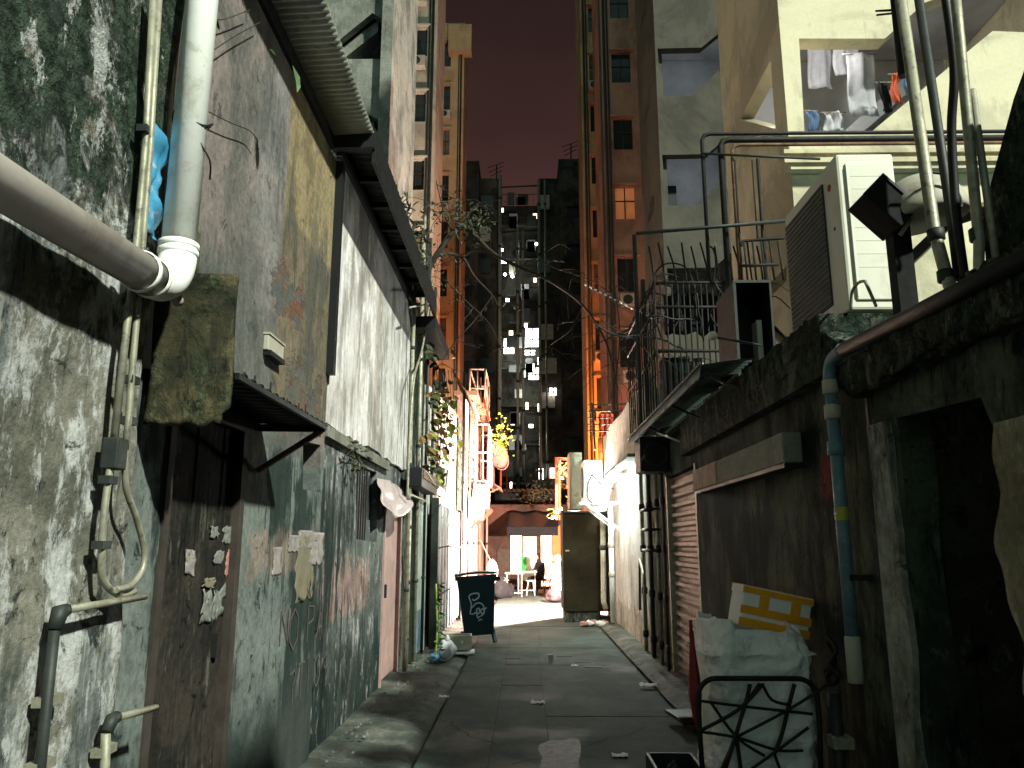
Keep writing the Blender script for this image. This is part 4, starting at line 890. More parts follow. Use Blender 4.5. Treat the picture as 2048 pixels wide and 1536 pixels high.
# seated person in black
def skin_person(name, lab):
    t = thing(name, lab, 'person', (.52, 26.3, 0))
    V = [((0, 0, .52), .125), ((0, .02, .72), .13), ((0, -.02, .92), .15), ((0, -.05, 1.0), .08), ((0, -.09, 1.08), .055), ((0, -.12, 1.17), .085), ((0, -.13, 1.23), .08),
         ((-.17, -.03, .95), .065), ((-.22, -.12, .72), .05), ((-.13, -.32, .66), .038), ((-.10, -.39, .67), .03),
         ((.17, -.03, .95), .065), ((.23, -.10, .72), .05), ((.15, -.30, .64), .038), ((.12, -.37, .65), .03),
         ((-.09, -.02, .48), .09), ((-.13, -.40, .48), .07), ((-.14, -.38, .09), .042), ((-.15, -.50, .05), .035),
         ((.09, -.02, .48), .09), ((.14, -.38, .48), .07), ((.15, -.33, .09), .042), ((.16, -.45, .05), .035)]
    E_ = [(0, 1), (1, 2), (2, 3), (3, 4), (4, 5), (5, 6), (2, 7), (7, 8), (8, 9), (9, 10), (2, 11), (11, 12), (12, 13), (13, 14), (0, 15), (15, 16), (16, 17), (17, 18), (0, 19), (19, 20), (20, 21), (21, 22)]
    me = bpy.data.meshes.new('body'); me.from_pydata([v for v, r in V], E_, []); o = bpy.data.objects.new('body', me); COL.objects.link(o); o.parent = t
    md = o.modifiers.new('skin', 'SKIN')
    for d, (v, r) in zip(me.skin_vertices[0].data, V): d.radius = (r, r)
    me.skin_vertices[0].data[0].use_root = True
    s2 = o.modifiers.new('sub', 'SUBSURF'); s2.levels = 2; s2.render_levels = 2
    me.materials.append(M['blackcloth'])
    MB().grid(blob((0, -.145, 1.075), .078, .09, .105, .3, .05), 20, 14).build('face', M['skin'], t, local=True)
    MB().grid(blob((0, -.115, 1.10), .09, .10, .10, .6, .08), 20, 14).build('hair', M['hair'], t, local=True)
    MB().box(-.035, -.02, -.236, -.225, 1.185, 1.195).box(.02, .035, -.236, -.225, 1.185, 1.195).build('eyes', M['black'], t, local=True)
    MB().lathe([(.001, .03), (.012, .0), (.014, -.01)], (0, -.23, 1.16), (0, -1, .2), 8).build('nose', M['skin'], t, local=True)
    for sx, hx, hy, hz in ((-1, -.10, -.40, .67), (1, .12, -.38, .65)):
        hd = MB().grid(blob((hx, hy - .02, hz - .02), .035, .05, .018, .2, .05), 12, 8)
        for k in range(4): hd.tube([(hx - .024 + k * .016, hy - .05, hz), (hx - .026 + k * .017, hy - .085, hz - .004), (hx - .027 + k * .018, hy - (.105 if k in (1, 2) else .095), hz - .022)], .008, 6)
        hd.tube([(hx - sx * .02, hy - .01, hz), (hx - sx * .045, hy - .035, hz - .004), (hx - sx * .05, hy - .06, hz - .01)], .009, 6); hd.build('hand', M['skin'], t, local=True)
    return t
pe = skin_person('person', 'person in black clothes sitting on a stool at the far end'); pe.rotation_euler = (0, 0, radians(-60))
stool('dark stool under the seated person', .52, 26.3, .43, M['blackcloth'])

# hidden work lamp behind the brown board, white tube on the right house, sodium lamps between the towers
t = thing('work_lamp', 'bare warm bulb on a short arm behind the brown board', 'lamp', (1.66, 18.9, 1.98))
MB().lathe([(.001, -.06), (.04, -.045), (.055, 0), (.03, .05), (.018, .07)], (1.66, 18.9, 1.9), (0, 0, 1), 14).build('bulb', M['bulb'], t); MB().tube([(1.66, 18.9, 1.97), (1.66, 18.9, 2.1), (1.81, 18.9, 2.1)], .012, 6).build('arm', M['darkiron'], t)
point_lamp('work_lamp_light', (1.60, 18.8, 1.86), 12500, (1, .74, .64), .08)
point_lamp('doorway_light', (.2, 27.4, 1.6), 60, (1, .62, .38), .1)
for i, (lc, en, cc) in enumerate((((4.1, 32.4, 6.0), 2600, (1, .22, .045)), ((5.6, 22.6, 6.0), 240, (1, .36, .22)), ((-4.8, 35.4, 7.5), 420, (1, .50, .32)), ((-4.4, 24.3, 9.0), 90, (1, .5, .38)))):
    t = thing('sodium_lamp', ['orange sodium lamp on the ochre tower', 'orange sodium lamp behind the greige stair tower', 'orange lamp behind the left grey tower', 'weak orange lamp behind the left stair tower'][i], 'lamp', lc, group='sodium lamps between the towers')
    MB().box(-.1, .1, -.06, .06, .06, .14).build('housing', M['darkiron'], t, local=True); MB().lathe([(.001, -.04), (.06, -.03), (.08, .06)], (0, 0, 0), (0, 0, 1), 12).build('bulb', glow('sodium bulb', cc, 20), t, local=True)
    point_lamp('sodium_light', (lc[0], lc[1], lc[2] - .12), en, cc, .1)

# ================================================================== TOWERS
def tower(name, lab, mat, x0, x1, y, z1, holes, zs, depth, sideholes=(), side='l', back=True, z0=-.05, frame='conduit_dk', glass='glass', inner='slab_in', inset=.16, glazed=True):
    t = thing(name, lab, 'building', ((x0 + x1) / 2, y, 0))
    hs = [[(a, b + dz) for a, b in h] for dz in zs for h in holes]
    hs = [h for h in hs if max(q[1] for q in h) < z1 - .1 and min(q[1] for q in h) > z0 + .05]
    MB().plate([(x0, z0), (x1, z0), (x1, z1), (x0, z1)], hs, 'y', y, .22).build('front_wall', mat, t)
    sx = x0 if side == 'l' else x1; sh = [[(a, b + dz) for a, b in h] for dz in zs for h in sideholes]
    sh = [h for h in sh if max(q[1] for q in h) < z1 - .1 and min(q[1] for q in h) > z0 + .05]
    MB().plate([(y + .22, z0), (y + depth, z0), (y + depth, z1), (y + .22, z1)], sh, 'x', sx, .2 if side == 'l' else -.2).build('side_wall', mat, t)
    px_ = x0 + .16 if side == 'l' else x1 - .16
    for q_, r_ in () if not glazed else ((px_, .05), (px_ + (.13 if side == 'l' else -.13), .03)): MB().tube([(q_, y - .07, 2.9), (q_, y - .07, z1)], r_, 8).build('drain_stack', M['conduit_dk'] if glazed else mat, t)
    ox = x1 if side == 'l' else x0; MB().box(ox - .1, ox + .1, y + .23, y + depth, z0, z1).build('far_wall', mat, t)
    MB().box(x0 + .25, x1 - .25, y + depth - .2, y + depth, z0, z1).build('back_wall', M[inner], t)
    MB().box(x0 - .05, x1 + .05, y - .05, y + depth + .05, z1, z1 + .12).build('roof', mat, t)
    for i, h in enumerate(hs):
        ux = [q[0] for q in h]; uz = [q[1] for q in h]
        if glazed:
            wn_ = MB().box(min(ux) - .03, max(ux) + .03, y + inset, y + inset + .03, min(uz) - .03, max(uz) + .03).build('window', M[glass if (i * 5 + int(abs(x0) * 7)) % 4 else ('win_dim' if x0 == 2.95 and i % 3 else 'curtain')], t)
            MB().box((min(ux) + max(ux)) / 2 - .02, (min(ux) + max(ux)) / 2 + .02, y + inset - .03, y + inset - .001, min(uz), max(uz)).box(min(ux), max(ux), y + inset - .03, y + inset - .001, (min(uz) + max(uz)) / 2 + .1, (min(uz) + max(uz)) / 2 + .14).build('frame', M[frame], wn_)
        if glazed and (i * 7 + i * i * 3 + int(abs(x0) * 10)) % 11 < 3:
            xm = (min(ux) + max(ux)) / 2; ab = MB().box(xm - .3, xm + .3, y - .32, y - .004, min(uz) - .62, min(uz) - .16).build('air_conditioner_box', M['ac_dim'], t, bevel=.02); MB().lathe([(.001, .004), (.17, .004), (.18, 0)], (xm - .06, y - .32, min(uz) - .39), (0, -1, 0), 16).build('fan', M['grille'], ab)
        if glazed: MB().box(min(ux) - .12, max(ux) + .12, y - .16, y - .003, max(uz) + .03, max(uz) + .09).build('hood', mat, t)
        else: MB().box(x0 + .22, x1 - .12, y + .24, y + depth - .25, min(uz) - .16, min(uz) - .04).build('floor_slab', M[inner], t)
    return t
def yx(px, py, y): p = Y(px, py, y); return (p.x, p.z)
def rect(px0, py0, px1, py1, y): a = yx(px0, py0, y); b = yx(px1, py1, y); return [(a[0], b[1]), (b[0], b[1]), (b[0], a[1]), (a[0], a[1])]
PZ = 2.8
# right near cream stair tower
y1_ = 8.5
hole = [yx(1598, 77, y1_), yx(1770, 77, y1_), yx(1850, 5, y1_), (6.4, 8.62), (6.4, 7.72), yx(1985, 62, y1_), yx(1742, 264, y1_), yx(1609, 264, y1_)]
def sy(px, py): p = X(px, py, 3.18); return (p.y, p.z)
shole = [sy(1541, 120), sy(1480, 238), sy(1551, 258)]
T1 = tower('cream_stair_tower', 'cream painted stair tower with slanting stair openings, nearest on the right', M['cream'], 3.18, 6.9, y1_, 19.5, [hole], [-2 * PZ + 2.62, -PZ, 0, PZ, 2 * PZ, 3 * PZ], 2.7, [shole], 'l', glazed=False)
for dz in (-PZ, 0, PZ):
    MB().plate([(3.5, 6.3 + dz), (3.75, 6.3 + dz), (5.3, 7.66 + dz), (5.3, 7.92 + dz)], (), 'y', 9.7, 1.1).build('stair_flight', M['slab_in'], T1)
    MB().plate([(4.2, 6.25 + dz), (4.45, 6.1 + dz), (6.6, 7.9 + dz), (6.6, 8.15 + dz)], (), 'y', 8.74, .85).build('stair_flight', M['slab_in'], T1)
MB().box(3.6, 4.1, 10.7, 10.78, 6.4, 7.4).build('landing_door', M['darksheet'], T1)
point_lamp('landing_light', (3.8, 8.95, 7.95), 32, (.95, .97, 1), .08); point_lamp('landing_light', (4.3, 17.3, 13.6), 16, (.8, .9, 1), .08); point_lamp('landing_light', (4.3, 17.3, 10.8), 16, (.8, .9, 1), .08)
for zb in (6.12, 6.0, 5.86): MB().box(3.1, 6.95, y1_ - .035, y1_ - .002, zb, zb + .05).build('moulding', M['cream'], T1)
# washing on the landing
gw = 'washing hung on the cream stair tower'
def cloth(px0, py0, px1, py1, y, mat, lab, sd):
    a = yx(px0, py0, y); b = yx(px1, py1, y)
    t = thing('hanging_cloth', lab, 'washing', (a[0], y, a[1]), group=gw)
    MB().grid(lambda u, v: (a[0] + (b[0] - a[0]) * u + .02 * sin(v * 5 + sd), y + .05 * mnoise.noise((u * 5, v * 2, sd)) + .02 * sin(u * 7 + sd), a[1] + (b[1] - a[1]) * v), 12, 10).build('fabric', mat, t, solid=.004)
    MB().tube([(a[0] - .04, y, a[1]), (b[0] + .04, y, a[1])], .008, 5).build('pole', M['conduit'], t)
cloth(1690, 108, 1760, 232, 9.2, M['cloth_w'], 'grey white cloth hung in the middle of the cream landing', 1.1); cloth(1782, 148, 1803, 206, 8.9, M['cloth_o'], 'orange cloth hung at the edge of the cream stair', 2.0)
cloth(1806, 150, 1832, 196, 8.95, M['cloth_b'], 'blue cloth hung beside the orange cloth', 3.0); cloth(1612, 92, 1668, 176, 9.9, M['cloth_w'], 'pale sheet bundled at the left under the cream landing ceiling', 7.0); cloth(1665, 84, 1722, 150, 9.6, M['cloth_w'], 'white sheet hung highest on the cream landing', 8.0)
cloth(1757, 165, 1782, 225, 9.0, M['blackcloth'], 'black cloth hung between the white and orange cloths', 4.0)
cloth(1612, 222, 1640, 262, 9.4, M['cloth_b'], 'pale blue bundle low at the left of the cream landing', 5.0); cloth(1646, 225, 1690, 262, 9.3, M['cloth_w'], 'whitish bundle low on the cream landing floor', 6.0)
# greige stair tower
y2_ = 16.6
hole = [yx(1323, 192, y2_), yx(1382, 192, y2_), yx(1452, 128, y2_), yx(1452, 60, y2_), yx(1436, 68, y2_), yx(1403, 95, y2_), yx(1315, 97, y2_)]
p0, p1, p2, p3 = X(1302, 165, 3.18), X(1294, 190, 3.18), X(1288, 250, 3.18), X(1300, 215, 3.18)
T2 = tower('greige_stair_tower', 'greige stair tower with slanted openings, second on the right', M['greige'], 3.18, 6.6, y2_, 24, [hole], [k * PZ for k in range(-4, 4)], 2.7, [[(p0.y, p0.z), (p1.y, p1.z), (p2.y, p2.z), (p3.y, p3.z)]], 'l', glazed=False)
for k in range(-3, 3): MB().plate([(4.1, 11.8 + k * PZ), (4.4, 11.8 + k * PZ), (6.2, 13.4 + k * PZ), (6.2, 13.75 + k * PZ)], (), 'y', 17.4, 1.0).build('stair_flight', M['ac_dim'], T2)
MB().box(3.42, 3.66, 17.2, 17.25, 8.95, 10.0).build('dark_door', M['black'], T2)
# red brown and ochre towers
y3_ = 26.6
T3 = tower('red_brown_tower', 'red brown tower lit orange, third on the right', M['redbrown'], 2.95, 6.6, y3_, 30, [rect(1222, 105, 1262, 165, y3_)], [k * PZ for k in range(-6, 4)], 2.6, (), 'l')
y4_ = 35
MB().box(2.94, 2.99, y3_ - .03, y3_ + .2, 0, 30).build('corner_trim', M['greige'], T3)
T4 = tower('ochre_tower', 'ochre tower glowing orange at its foot, farthest on the right', M['ochre'], 2.9, 6.6, y4_, 36, [rect(1178, 110, 1198, 162, y4_)], [k * PZ for k in range(-8, 4)], 2.6, (), 'l')
t = thing('rear_block', 'unseen tall block added behind the right stair towers to block the sun', 'building', (12, 40, 0)); MB().box(6.9, 14, 15, 70, 0, 52).build('wall', M['greige'], t); MB().box(6.8, 14.1, 14.9, 70.1, 52, 52.3).build('roof', M['greige'], t)  # unseen block, raised to keep the sun off the far towers
# left towers
yl = 17.0
hl = [yx(672, 118, yl), yx(768, 118, yl), yx(768, 40, yl), yx(745, 26, yl), yx(672, 85, yl)]
TL = tower('left_stair_tower', 'mildewed grey stair tower behind the corrugated eave, nearest on the left', M['ltower'], -6.5, -3.32, yl, 18.5, [hl], [k * PZ for k in range(-3, 2)], 4.3, (), 'r', glazed=False)
MB().box(-3.5, -3.22, yl - .22, yl + .1, 0, 18.6).build('corner_pier', M['ltower'], TL)
for k in range(-3, 2): MB().plate([(-5.6, 13.0 + k * PZ), (-5.2, 13.0 + k * PZ), (-3.7, 14.35 + k * PZ), (-3.7, 14.7 + k * PZ)], (), 'y', yl + .3, .9).build('stair_flight', M['ltower'], TL)
TL2 = tower('left_grey_tower', 'grey beige tower with square windows, second on the left', M['lgrey'], -7.0, -3.36, 26.6, 30, [rect(822, 56, 854, 112, 26.6)], [k * PZ for k in range(-6, 4)], 2.7, (), 'r')
TL3 = tower('left_peach_tower', 'peach lit narrow tower with slit windows, farthest on the left', M['ochre'], -8, -3.45, 40, 31.5, [rect(884, 170, 900, 220, 40)], [k * PZ for k in range(-9, 4)], 2.6, (), 'r')
MB().box(-4.35, -3.0, 39.5, 40.2, 29.5, 31.2).build('cornice_box', M['ochre'], TL3)
t = thing('rear_block', 'long plain block behind the towers on the left', 'building', (-12, 40, 0)); MB().box(-14, -7.1, 18, 70, 0, 24).build('wall', M['greige'], t); MB().box(-14.1, -7, 17.9, 70.1, 24, 24.3).build('roof', M['greige'], t)

# ================================================================== dark block closing the view
t = thing('dark_block', 'tall dark apartment block with a recessed middle closing the view', 'building', (0, 55, 0))
yc = 53.0
def wing(name, px0, px1, top, y, wins):
    a = yx(px0, top, y); b = yx(px1, top, y)
    hs = [rect(*w_, y) for w_ in wins]
    wg = MB().plate([(a[0], -.05), (b[0], -.05), (b[0], a[1]), (a[0], a[1])], hs, 'y', y, .4).build(name, M['far_block'], t)
    MB().box(a[0], b[0], y + .41, y + 8, -.05, a[1]).build('wing_core', M['far_block'], t)
    for h in hs: MB().box(h[0][0], h[1][0], y + .2, y + .25, h[0][1], h[2][1]).build('window', M['glass'], t)
wing('left_wing', 916, 958, 322, yc, [(922, k, 944, k + 24) for k in range(568, 1000, 77)] + [(922, k, 940, k + 22) for k in range(420, 560, 75)])
wing('left_return', 958, 1000, 357, yc + .6, [])
wing('right_return', 1077, 1117, 357, yc + .6, [(1098, 768, 1122, 798)] if False else [])
wing('right_wing', 1117, 1172, 318, yc, [(1134, k, 1163, k + 24) for k in range(412, 1000, 77)])
a = yx(1000, 412, 58); b = yx(1080, 412, 58)
MB().box(a[0] - 1, b[0] + 1, 58, 60, 0, a[1]).build('recess_wall', M['far_block'], t)
for k in range(9):
    z_ = 3 + k * 2.9; MB().box(a[0], b[0], 56.8, 58, z_, z_ + .14).build('balcony', M['far_block'], t)
for (cx, cy, w_, h_, m_) in ((1064, 675, 26, 36, 'win_cool'), (1018, 692, 20, 30, 'win_lit'), (1070, 747, 26, 24, 'win_lit'), (1078, 722, 6, 14, 'win_lit'), (1106, 783, 14, 14, 'win_lit'), (1008, 522, 10, 8, 'win_cool'), (1054, 812, 5, 14, 'win_warm'), (1078, 815, 5, 16, 'win_warm'),
                             (1032, 877, 14, 9, 'win_cool'), (1030, 893, 20, 13, 'win_lit'), (1050, 650, 10, 10, 'win_warm'), (1022, 668, 8, 14, 'win_warm'), (1060, 705, 20, 9, 'win_lit'), (1064, 735, 8, 16, 'win_cool'), (1048, 748, 6, 12, 'win_lit'), (1015, 600, 7, 6, 'win_cool'), (1070, 560, 6, 8, 'win_warm'), (1025, 845, 8, 10, 'win_warm'), (1062, 852, 9, 7, 'win_lit'), (1082, 948, 9, 22, 'win_lit'), (1105, 946, 10, 20, 'win_warm'), (1124, 950, 8, 18, 'win_lit'), (1022, 970, 4, 12, 'win_lit'), (1003, 420, 8, 8, 'win_warm'), (1070, 432, 8, 10, 'win_warm')):
    yw = 56.7 if 1000 < cx < 1080 else 52.9
    r_ = rect(cx - w_ / 2, cy - h_ / 2, cx + w_ / 2, cy + h_ / 2, yw); lw = MB().box(r_[0][0], r_[1][0], yw, yw + .06, r_[0][1], r_[2][1]).build('lit_window', M[m_], t)
    if w_ > 12: MB().box((r_[0][0] * .45 + r_[1][0] * .55) - .04, (r_[0][0] * .45 + r_[1][0] * .55) + .04, yw - .05, yw - .004, r_[0][1], r_[2][1]).box(r_[0][0], r_[1][0], yw - .05, yw - .004, r_[0][1] * .6 + r_[2][1] * .4 - .04, r_[0][1] * .6 + r_[2][1] * .4 + .04).build('frame', M['conduit_dk'], lw)
for (cx, cy) in ((1010, 549), (1025, 553), (1073, 488), (1004, 500)):
    p = Y(cx, cy, 56.2); MB().lathe([(.001, -.12), (.1, -.06), (.12, 0), (.1, .08), (.001, .1)], p, (0, 0, 1), 10).build('balcony_lamp', M['spark'], t)
def antenna(lab, px, py0, py1, y):
    p = Y(px, py0, y); q = Y(px, py1, y); t = thing('antenna', lab, 'antenna', p, group='roof antennas')
    MB().tube([p, q], .05, 6).build('mast', M['darkiron'], t); e_ = MB()
    for k in range(3): z_ = q.z - k * .35; e_.tube([(q.x - .7 + .1 * k, q.y, z_ - .25), (q.x + .6 - .1 * k, q.y, z_ + .25)], .03, 5)
    e_.build('elements', M['darkiron'], t)
for k in range(13):
    z_ = 4.5 + k * 1.95; xa = a[0] + .2
    MB().tube([(xa, 56.75, z_ + .9), (b[0] - .2, 56.75, z_ + .9)], .03, 5).build('rail', M['conduit_dk'], t)
    for j in range(random.randrange(1, 4)):
        bx_ = random.uniform(xa, b[0] - 1); MB().box(bx_, bx_ + random.uniform(.4, 1.0), 56.4, 56.8, z_, z_ + random.uniform(.4, 1.1)).build(random.choice(['window_box', 'air_conditioner_box', 'shelf_box']), M[random.choice(['ac_dim', 'darksheet', 'conduit_dk', 'far_block', 'cloth_w'])], t)
    gq = MB()
    for j in range(9): gq.tube([(xa + (b[0] - .2 - xa) * j / 8, 56.74, z_), (xa + (b[0] - .2 - xa) * j / 8, 56.74, z_ + .9)], .015, 4)
    gq.build('railing', M['conduit_dk'], t)
for (lx, ly, lz, en) in ((-.6, 55.6, 21.5, 60), (.2, 55.6, 15.4, 110), (-.9, 55.6, 14.6, 90), (.4, 55.6, 12.2, 90), (-.2, 54, 8.0, 110), (.6, 55.6, 24.3, 60)): point_lamp('balcony_light', (lx, ly, lz), en, (.93, 1, .93), .1)
for side, x_ in (('left', -3.2), ('right', 1.2)):
    for k in range(9):
        if random.random() < .7: MB().box(x_, x_ + random.uniform(.7, 1.1), yc + .35, yc + .58, 6 + k * 2.5, 7.1 + k * 2.5).build('window_box', M[random.choice(['darksheet', 'glass', 'ac_dim'])], t)
antenna('roof antenna on the left shoulder of the dark block', 993, 362, 330, 53.4); antenna('tilted roof antenna on the right top of the dark block', 1142, 322, 288, 53.3)
gp = 'tall pipes in the recess of the dark block'
for px, top, bot, r, lab in ((998, 350, 960, .13, 'thick drain stack at the left corner of the dark recess'), (1036, 455, 1000, .1, 'left of the two drain stacks in the middle of the dark recess'), (1047, 460, 950, .08, 'right of the two drain stacks in the middle of the dark recess'), (1082, 360, 1000, .1, 'pale drain stack at the right corner of the dark recess'), (1095, 360, 980, .07, 'thin pipe on the right return of the dark block')):
    p = Y(px, bot, 52.6); q = Y(px, top, 52.6); t = thing('drain_stack', lab, 'pipe', (p.x, 52.6, p.z), group=gp)
    MB().tube([(p.x, 52.6, p.z), (p.x, 52.6, q.z)], r, 8).build('tube', M['conduit'], t)
    for k in range(6): MB().lathe([(r, -.1), (r * 1.35, -.08), (r * 1.35, .08), (r, .1)], (p.x, 52.6, p.z + (q.z - p.z) * (k + .5) / 6), (0, 0, 1), 8).build('collar', M['conduit_dk'], t)
for py, lab in ((372, 'upper rod spanning the recess of the dark block under the sky'), (462, 'lower rod spanning the recess of the dark block')): one(MB().tube([Y(996, py + 3, 52.7), Y(1085, py - 1, 52.7)], .06, 6), 'spanning_rod', M['darkiron'], lab, 'rod', 'rods spanning the dark recess')
# ================================================================== RIGHT: low shop with the shutter
rx = 1.8
t = thing('right_shop', 'low dim olive plastered shop with a roller shutter and a black doorway', 'shop', (3, 4, 0))
jag = lambda y, z0, z1, n, s, a=.03: [(y + s * random.uniform(-a, a), z0 + (z1 - z0) * k / n) for k in range(n + 1)]
dh = [(3.02, -.05)] + jag(2.98, .5, 2.12, 9, 1, .045)[0:] + jag(3.72, 2.15, -.05, 12, 1, .025)
MB().plate([(-6, -.05)] + dh + [(8.2, -.05), (8.2, 2.38), (9.86, 2.38), (9.86, -.05), (10.2, -.05), (10.2, 2.8), (4.42, 2.8), (4.3, 2.5), (-6, 2.5)], (), 'x', rx, .16).build('wall', M['right_wall'], t)
MB().box(3.0, 7, -6, 8.4, -.05, 2.49).box(2.4, 3.0, -6, 2.9, -.05, 2.49).box(2.0, 3.0, 3.8, 8.1, -.05, 2.49).box(2.05, 3.1, 8.1, 10.2, -.05, 2.7).build('wall_core', M['dark_wall'], t)
MB().box(1.7, 7, -6, 4.3, 2.50, 2.56).box(1.7, 7, 4.301, 8.42, 2.5, 2.86).box(1.7, 3.1, 8.42, 11.0, 2.8, 2.86).build('roof', M['dark_wall'], t)
lg = MB()
def ledge_fn(u, v):
    y = -4 + 9.8 * v; a = 2 * pi * u; sg = lambda q: math.copysign(abs(q) ** .4, q)
    k = .018 * mnoise.noise((y * 1.1, cos(a), sin(a))) + .018 * mnoise.noise((y * 5, cos(a) * 2, sin(a) * 2)) + .018 * mnoise.noise((y * 13, cos(a) * 3, sin(a) * 3))
    return (1.79 + (.09 + k) * sg(cos(a)), y, 2.74 - .29 * (1 if y < 4.0 else max(0, (4.5 - y) / .5)) + (.13 + k * 1.5) * sg(sin(a)))
lg.grid(ledge_fn, 28, 400); lg.build('ledge', M['dark_wall'], t)
sh = MB()
sh.corr((rx + .07, 8.22, .02), (0, 0, 2.34), (0, 1.62, 0), 20, .024, .004, 6, sharp=True)
s_ = sh.build('roller_shutter', M['shutter'], t)
for y_ in (8.16, 9.835): MB().box(rx - .008, rx + .09, y_, y_ + .065, 0, 2.4).build('guide_rail', M['conduit'], s_)
MB().plate([(3.72, 0), (3.98, 0), (3.98, 2.15)] + jag(3.76, 2.15, .0, 16, 1, .03), (), 'x', rx - .03, .04).build('door_jamb', wall_mat('flaking jamb plaster', (.34, .35, .29), (.22, .22, .18), (.03, .035, .03), (.44, .43, .37), 2.5, .7, .60, seed=23, bump=.6), t)
MB().box(rx - .005, rx + .02, 4.0, 4.03, 0, 2.5).build('door_edge', M['black'], t)
pb = MB(); ring = []
for k in range(26):
    a = pi * .62 + k / 25 * pi * .9; ring.append((2.55 + .42 * cos(a + pi) * -1 * (1 + .12 * mnoise.noise((k * .7, 1, 1))), 1.55 + .55 * sin(a) * (1 + .1 * mnoise.noise((k * .9, 2, 1)))))
MB().grid(lambda u, v: (rx - .02 - .015 * mnoise.noise((u * 6, v * 6, 2)), 2.35 + u * (.62 - .16 * abs(v - .55) + .05 * mnoise.noise((v * 6, 0, 0))), .95 + v * 1.05), 14, 24).build('plaster_patch', wall_mat('olive patch plaster', (.30, .28, .19), (.24, .225, .15), (.05, .05, .04), (.40, .38, .29), 2.0, .5, .62, seed=25, bump=.6), t, solid=.03)
t = thing('wood_lintel', 'weathered wooden beam fixed across the dim wall right of the shutter', 'beam', (1.72, 6.3, 2.15))
MB().box(1.66, 1.80, 6.75, 7.68, 2.07, 2.27).build('beam', M['wood'], t, bevel=.01); MB().box(1.67, 1.80, 5.0, 6.745, 2.07, 2.27).build('beam', M['grey_plaster'], t, bevel=.01); MB().box(1.675, 1.8, 5.0, 7.66, 2.04, 2.068).build('shadow_strip', M['black'], t)  # warm far end and black strip: orange light and shade put into the colour
# awning
t = thing('corrugated_awning', 'long dark corrugated awning sloping over the shutter', 'awning', (1.6, 8, 3))
MB().corr((1.38, 5.85, 2.92), (0, 4.25, 0), (.42, 0, .06), 40, .012, .004).build('sheet', M['corr_dark'], t)
MB().corr((1.37, 5.85, 2.915), (0, 4.25, 0), (-.015, 0, -.10), 40, .006, .003).build('valance', M['corr_dark'], t)
MB().bar((1.36, 5.85, 2.92), (1.36, 10.1, 2.92), .012, .02).build('front_rail', M['conduit_dk'], t)
for y in (6.0, 7.4, 8.8, 10.0): MB().bar((1.4, y, 2.89), (1.82, y, 2.70), .02).build('strut', M['conduit_dk'], t)
MB().tube([(1.80, 8.6, 2.66), (1.5, 8.7, 2.8)], .012, 6).build('pale_stay', M['pvc'], t)
t = thing('roller_housing', 'black square box hanging under the far end of the awning', 'box', (1.65, 9.8, 2.4))
MB().box(1.43, 1.79, 9.55, 10.0, 2.44, 2.87).build('case', M['black'], t, bevel=.01); MB().lathe([(.13, 0), (.14, .006), (.15, 0)], (1.62, 9.549, 2.65), (0, -1, 0), 24).build('ring', M['darksheet'], t)
t = thing('pale_globe', 'small pale globe on a rod at the near end of the awning', 'globe', Y(1425, 672, 5.8))
MB().grid(blob((0, 0, -.035), .04, .04, .036, 1, 0), 14, 10).build('globe', M['ac_white'], t, local=True); MB().tube([(0, 0.02, 0), (.4, .1, -.05)], .01, 6).build('rod', M['conduit_dk'], t, local=True)
# blue grey pipe
t = thing('downpipe', 'blue grey rainwater pipe with a yellow sticker running down the dim right wall', 'downpipe', (1.7, 4.2, .9))
xp = 1.69; p1 = X(1712, 1362, xp); p0 = Vector((xp, p1.y, X(1645, 775, xp).z))
MB().tube([p1, p0], .034, 14).build('vertical_pipe', M['bluegrey'], t)
e1 = p0 + Vector((0, 0, .06)); MB().tube([p0] + catmull([p0, p0 + Vector((0, -.015, .07)), p0 + Vector((0, -.07, .12)), p0 + Vector((.0, -.2, .14))], 5)[1:], .038, 14).build('elbow', M['bluegrey'], t)
MB().tube([p0 + Vector((0, -.18, .14)), p0 + Vector((.0, -2.2, .05))], .036, 14).build('branch_pipe', M['black'], t)
for z_ in (p0.z - .02, p0.z - .16, p0.z - .36): MB().lathe([(.035, -.04), (.045, -.035), (.045, .035), (.035, .04)], (xp, p0.y, z_), (0, 0, 1), 14).build('collar', M['ac_dim'] if z_ > p0.z - .3 else M['bluegrey'], t)
MB().lathe([(.035, -.12), (.04, -.115), (.04, .1), (.035, .11)], (xp, p0.y, p1.z + .11), (0, 0, 1), 14).build('sleeve', M['ac_dim'], t)
sz = X(1675, 1028, xp).z; stk = MB().lathe([(.0352, -.035), (.0352, .035)], (xp, p0.y, sz), (0, 0, 1), 16).build('sticker', plain('yellow sticker', (.42, .42, .05), .6), t)
MB().box(xp - .037, xp - .0355, p0.y - .006, p0.y + .006, sz - .03, sz + .03).box(xp - .0372, xp - .0357, p0.y - .03, p0.y + .015, sz - .004, sz + .004).build('mark', M['whitecloth'], stk)
MB().box(xp + .0, rx, p0.y - .05, p0.y + .05, p1.z + .5, p1.z + .53).build('bracket', M['darkiron'], t)
t = thing('drain_stub', 'short grey pipe stub with a pale square coupling low on the right wall', 'pipe', (1.72, 4.2, 0))
q1 = X(1668, 1385, 1.68); MB().tube([(1.68, q1.y, .02), (1.68, q1.y, q1.z)], .032, 12).build('stub', M['conduit_dk'], t); zq = X(1690, 1490, 1.68).z
MB().box(1.63, 1.74, q1.y - .08, q1.y + .03, zq - .03, zq + .03).build('coupling', M['conduit'], t, bevel=.006)
t = thing('black_strap', 'tangled black plastic strap hanging beside the sack', 'strap', X(1665, 1310, 1.72))
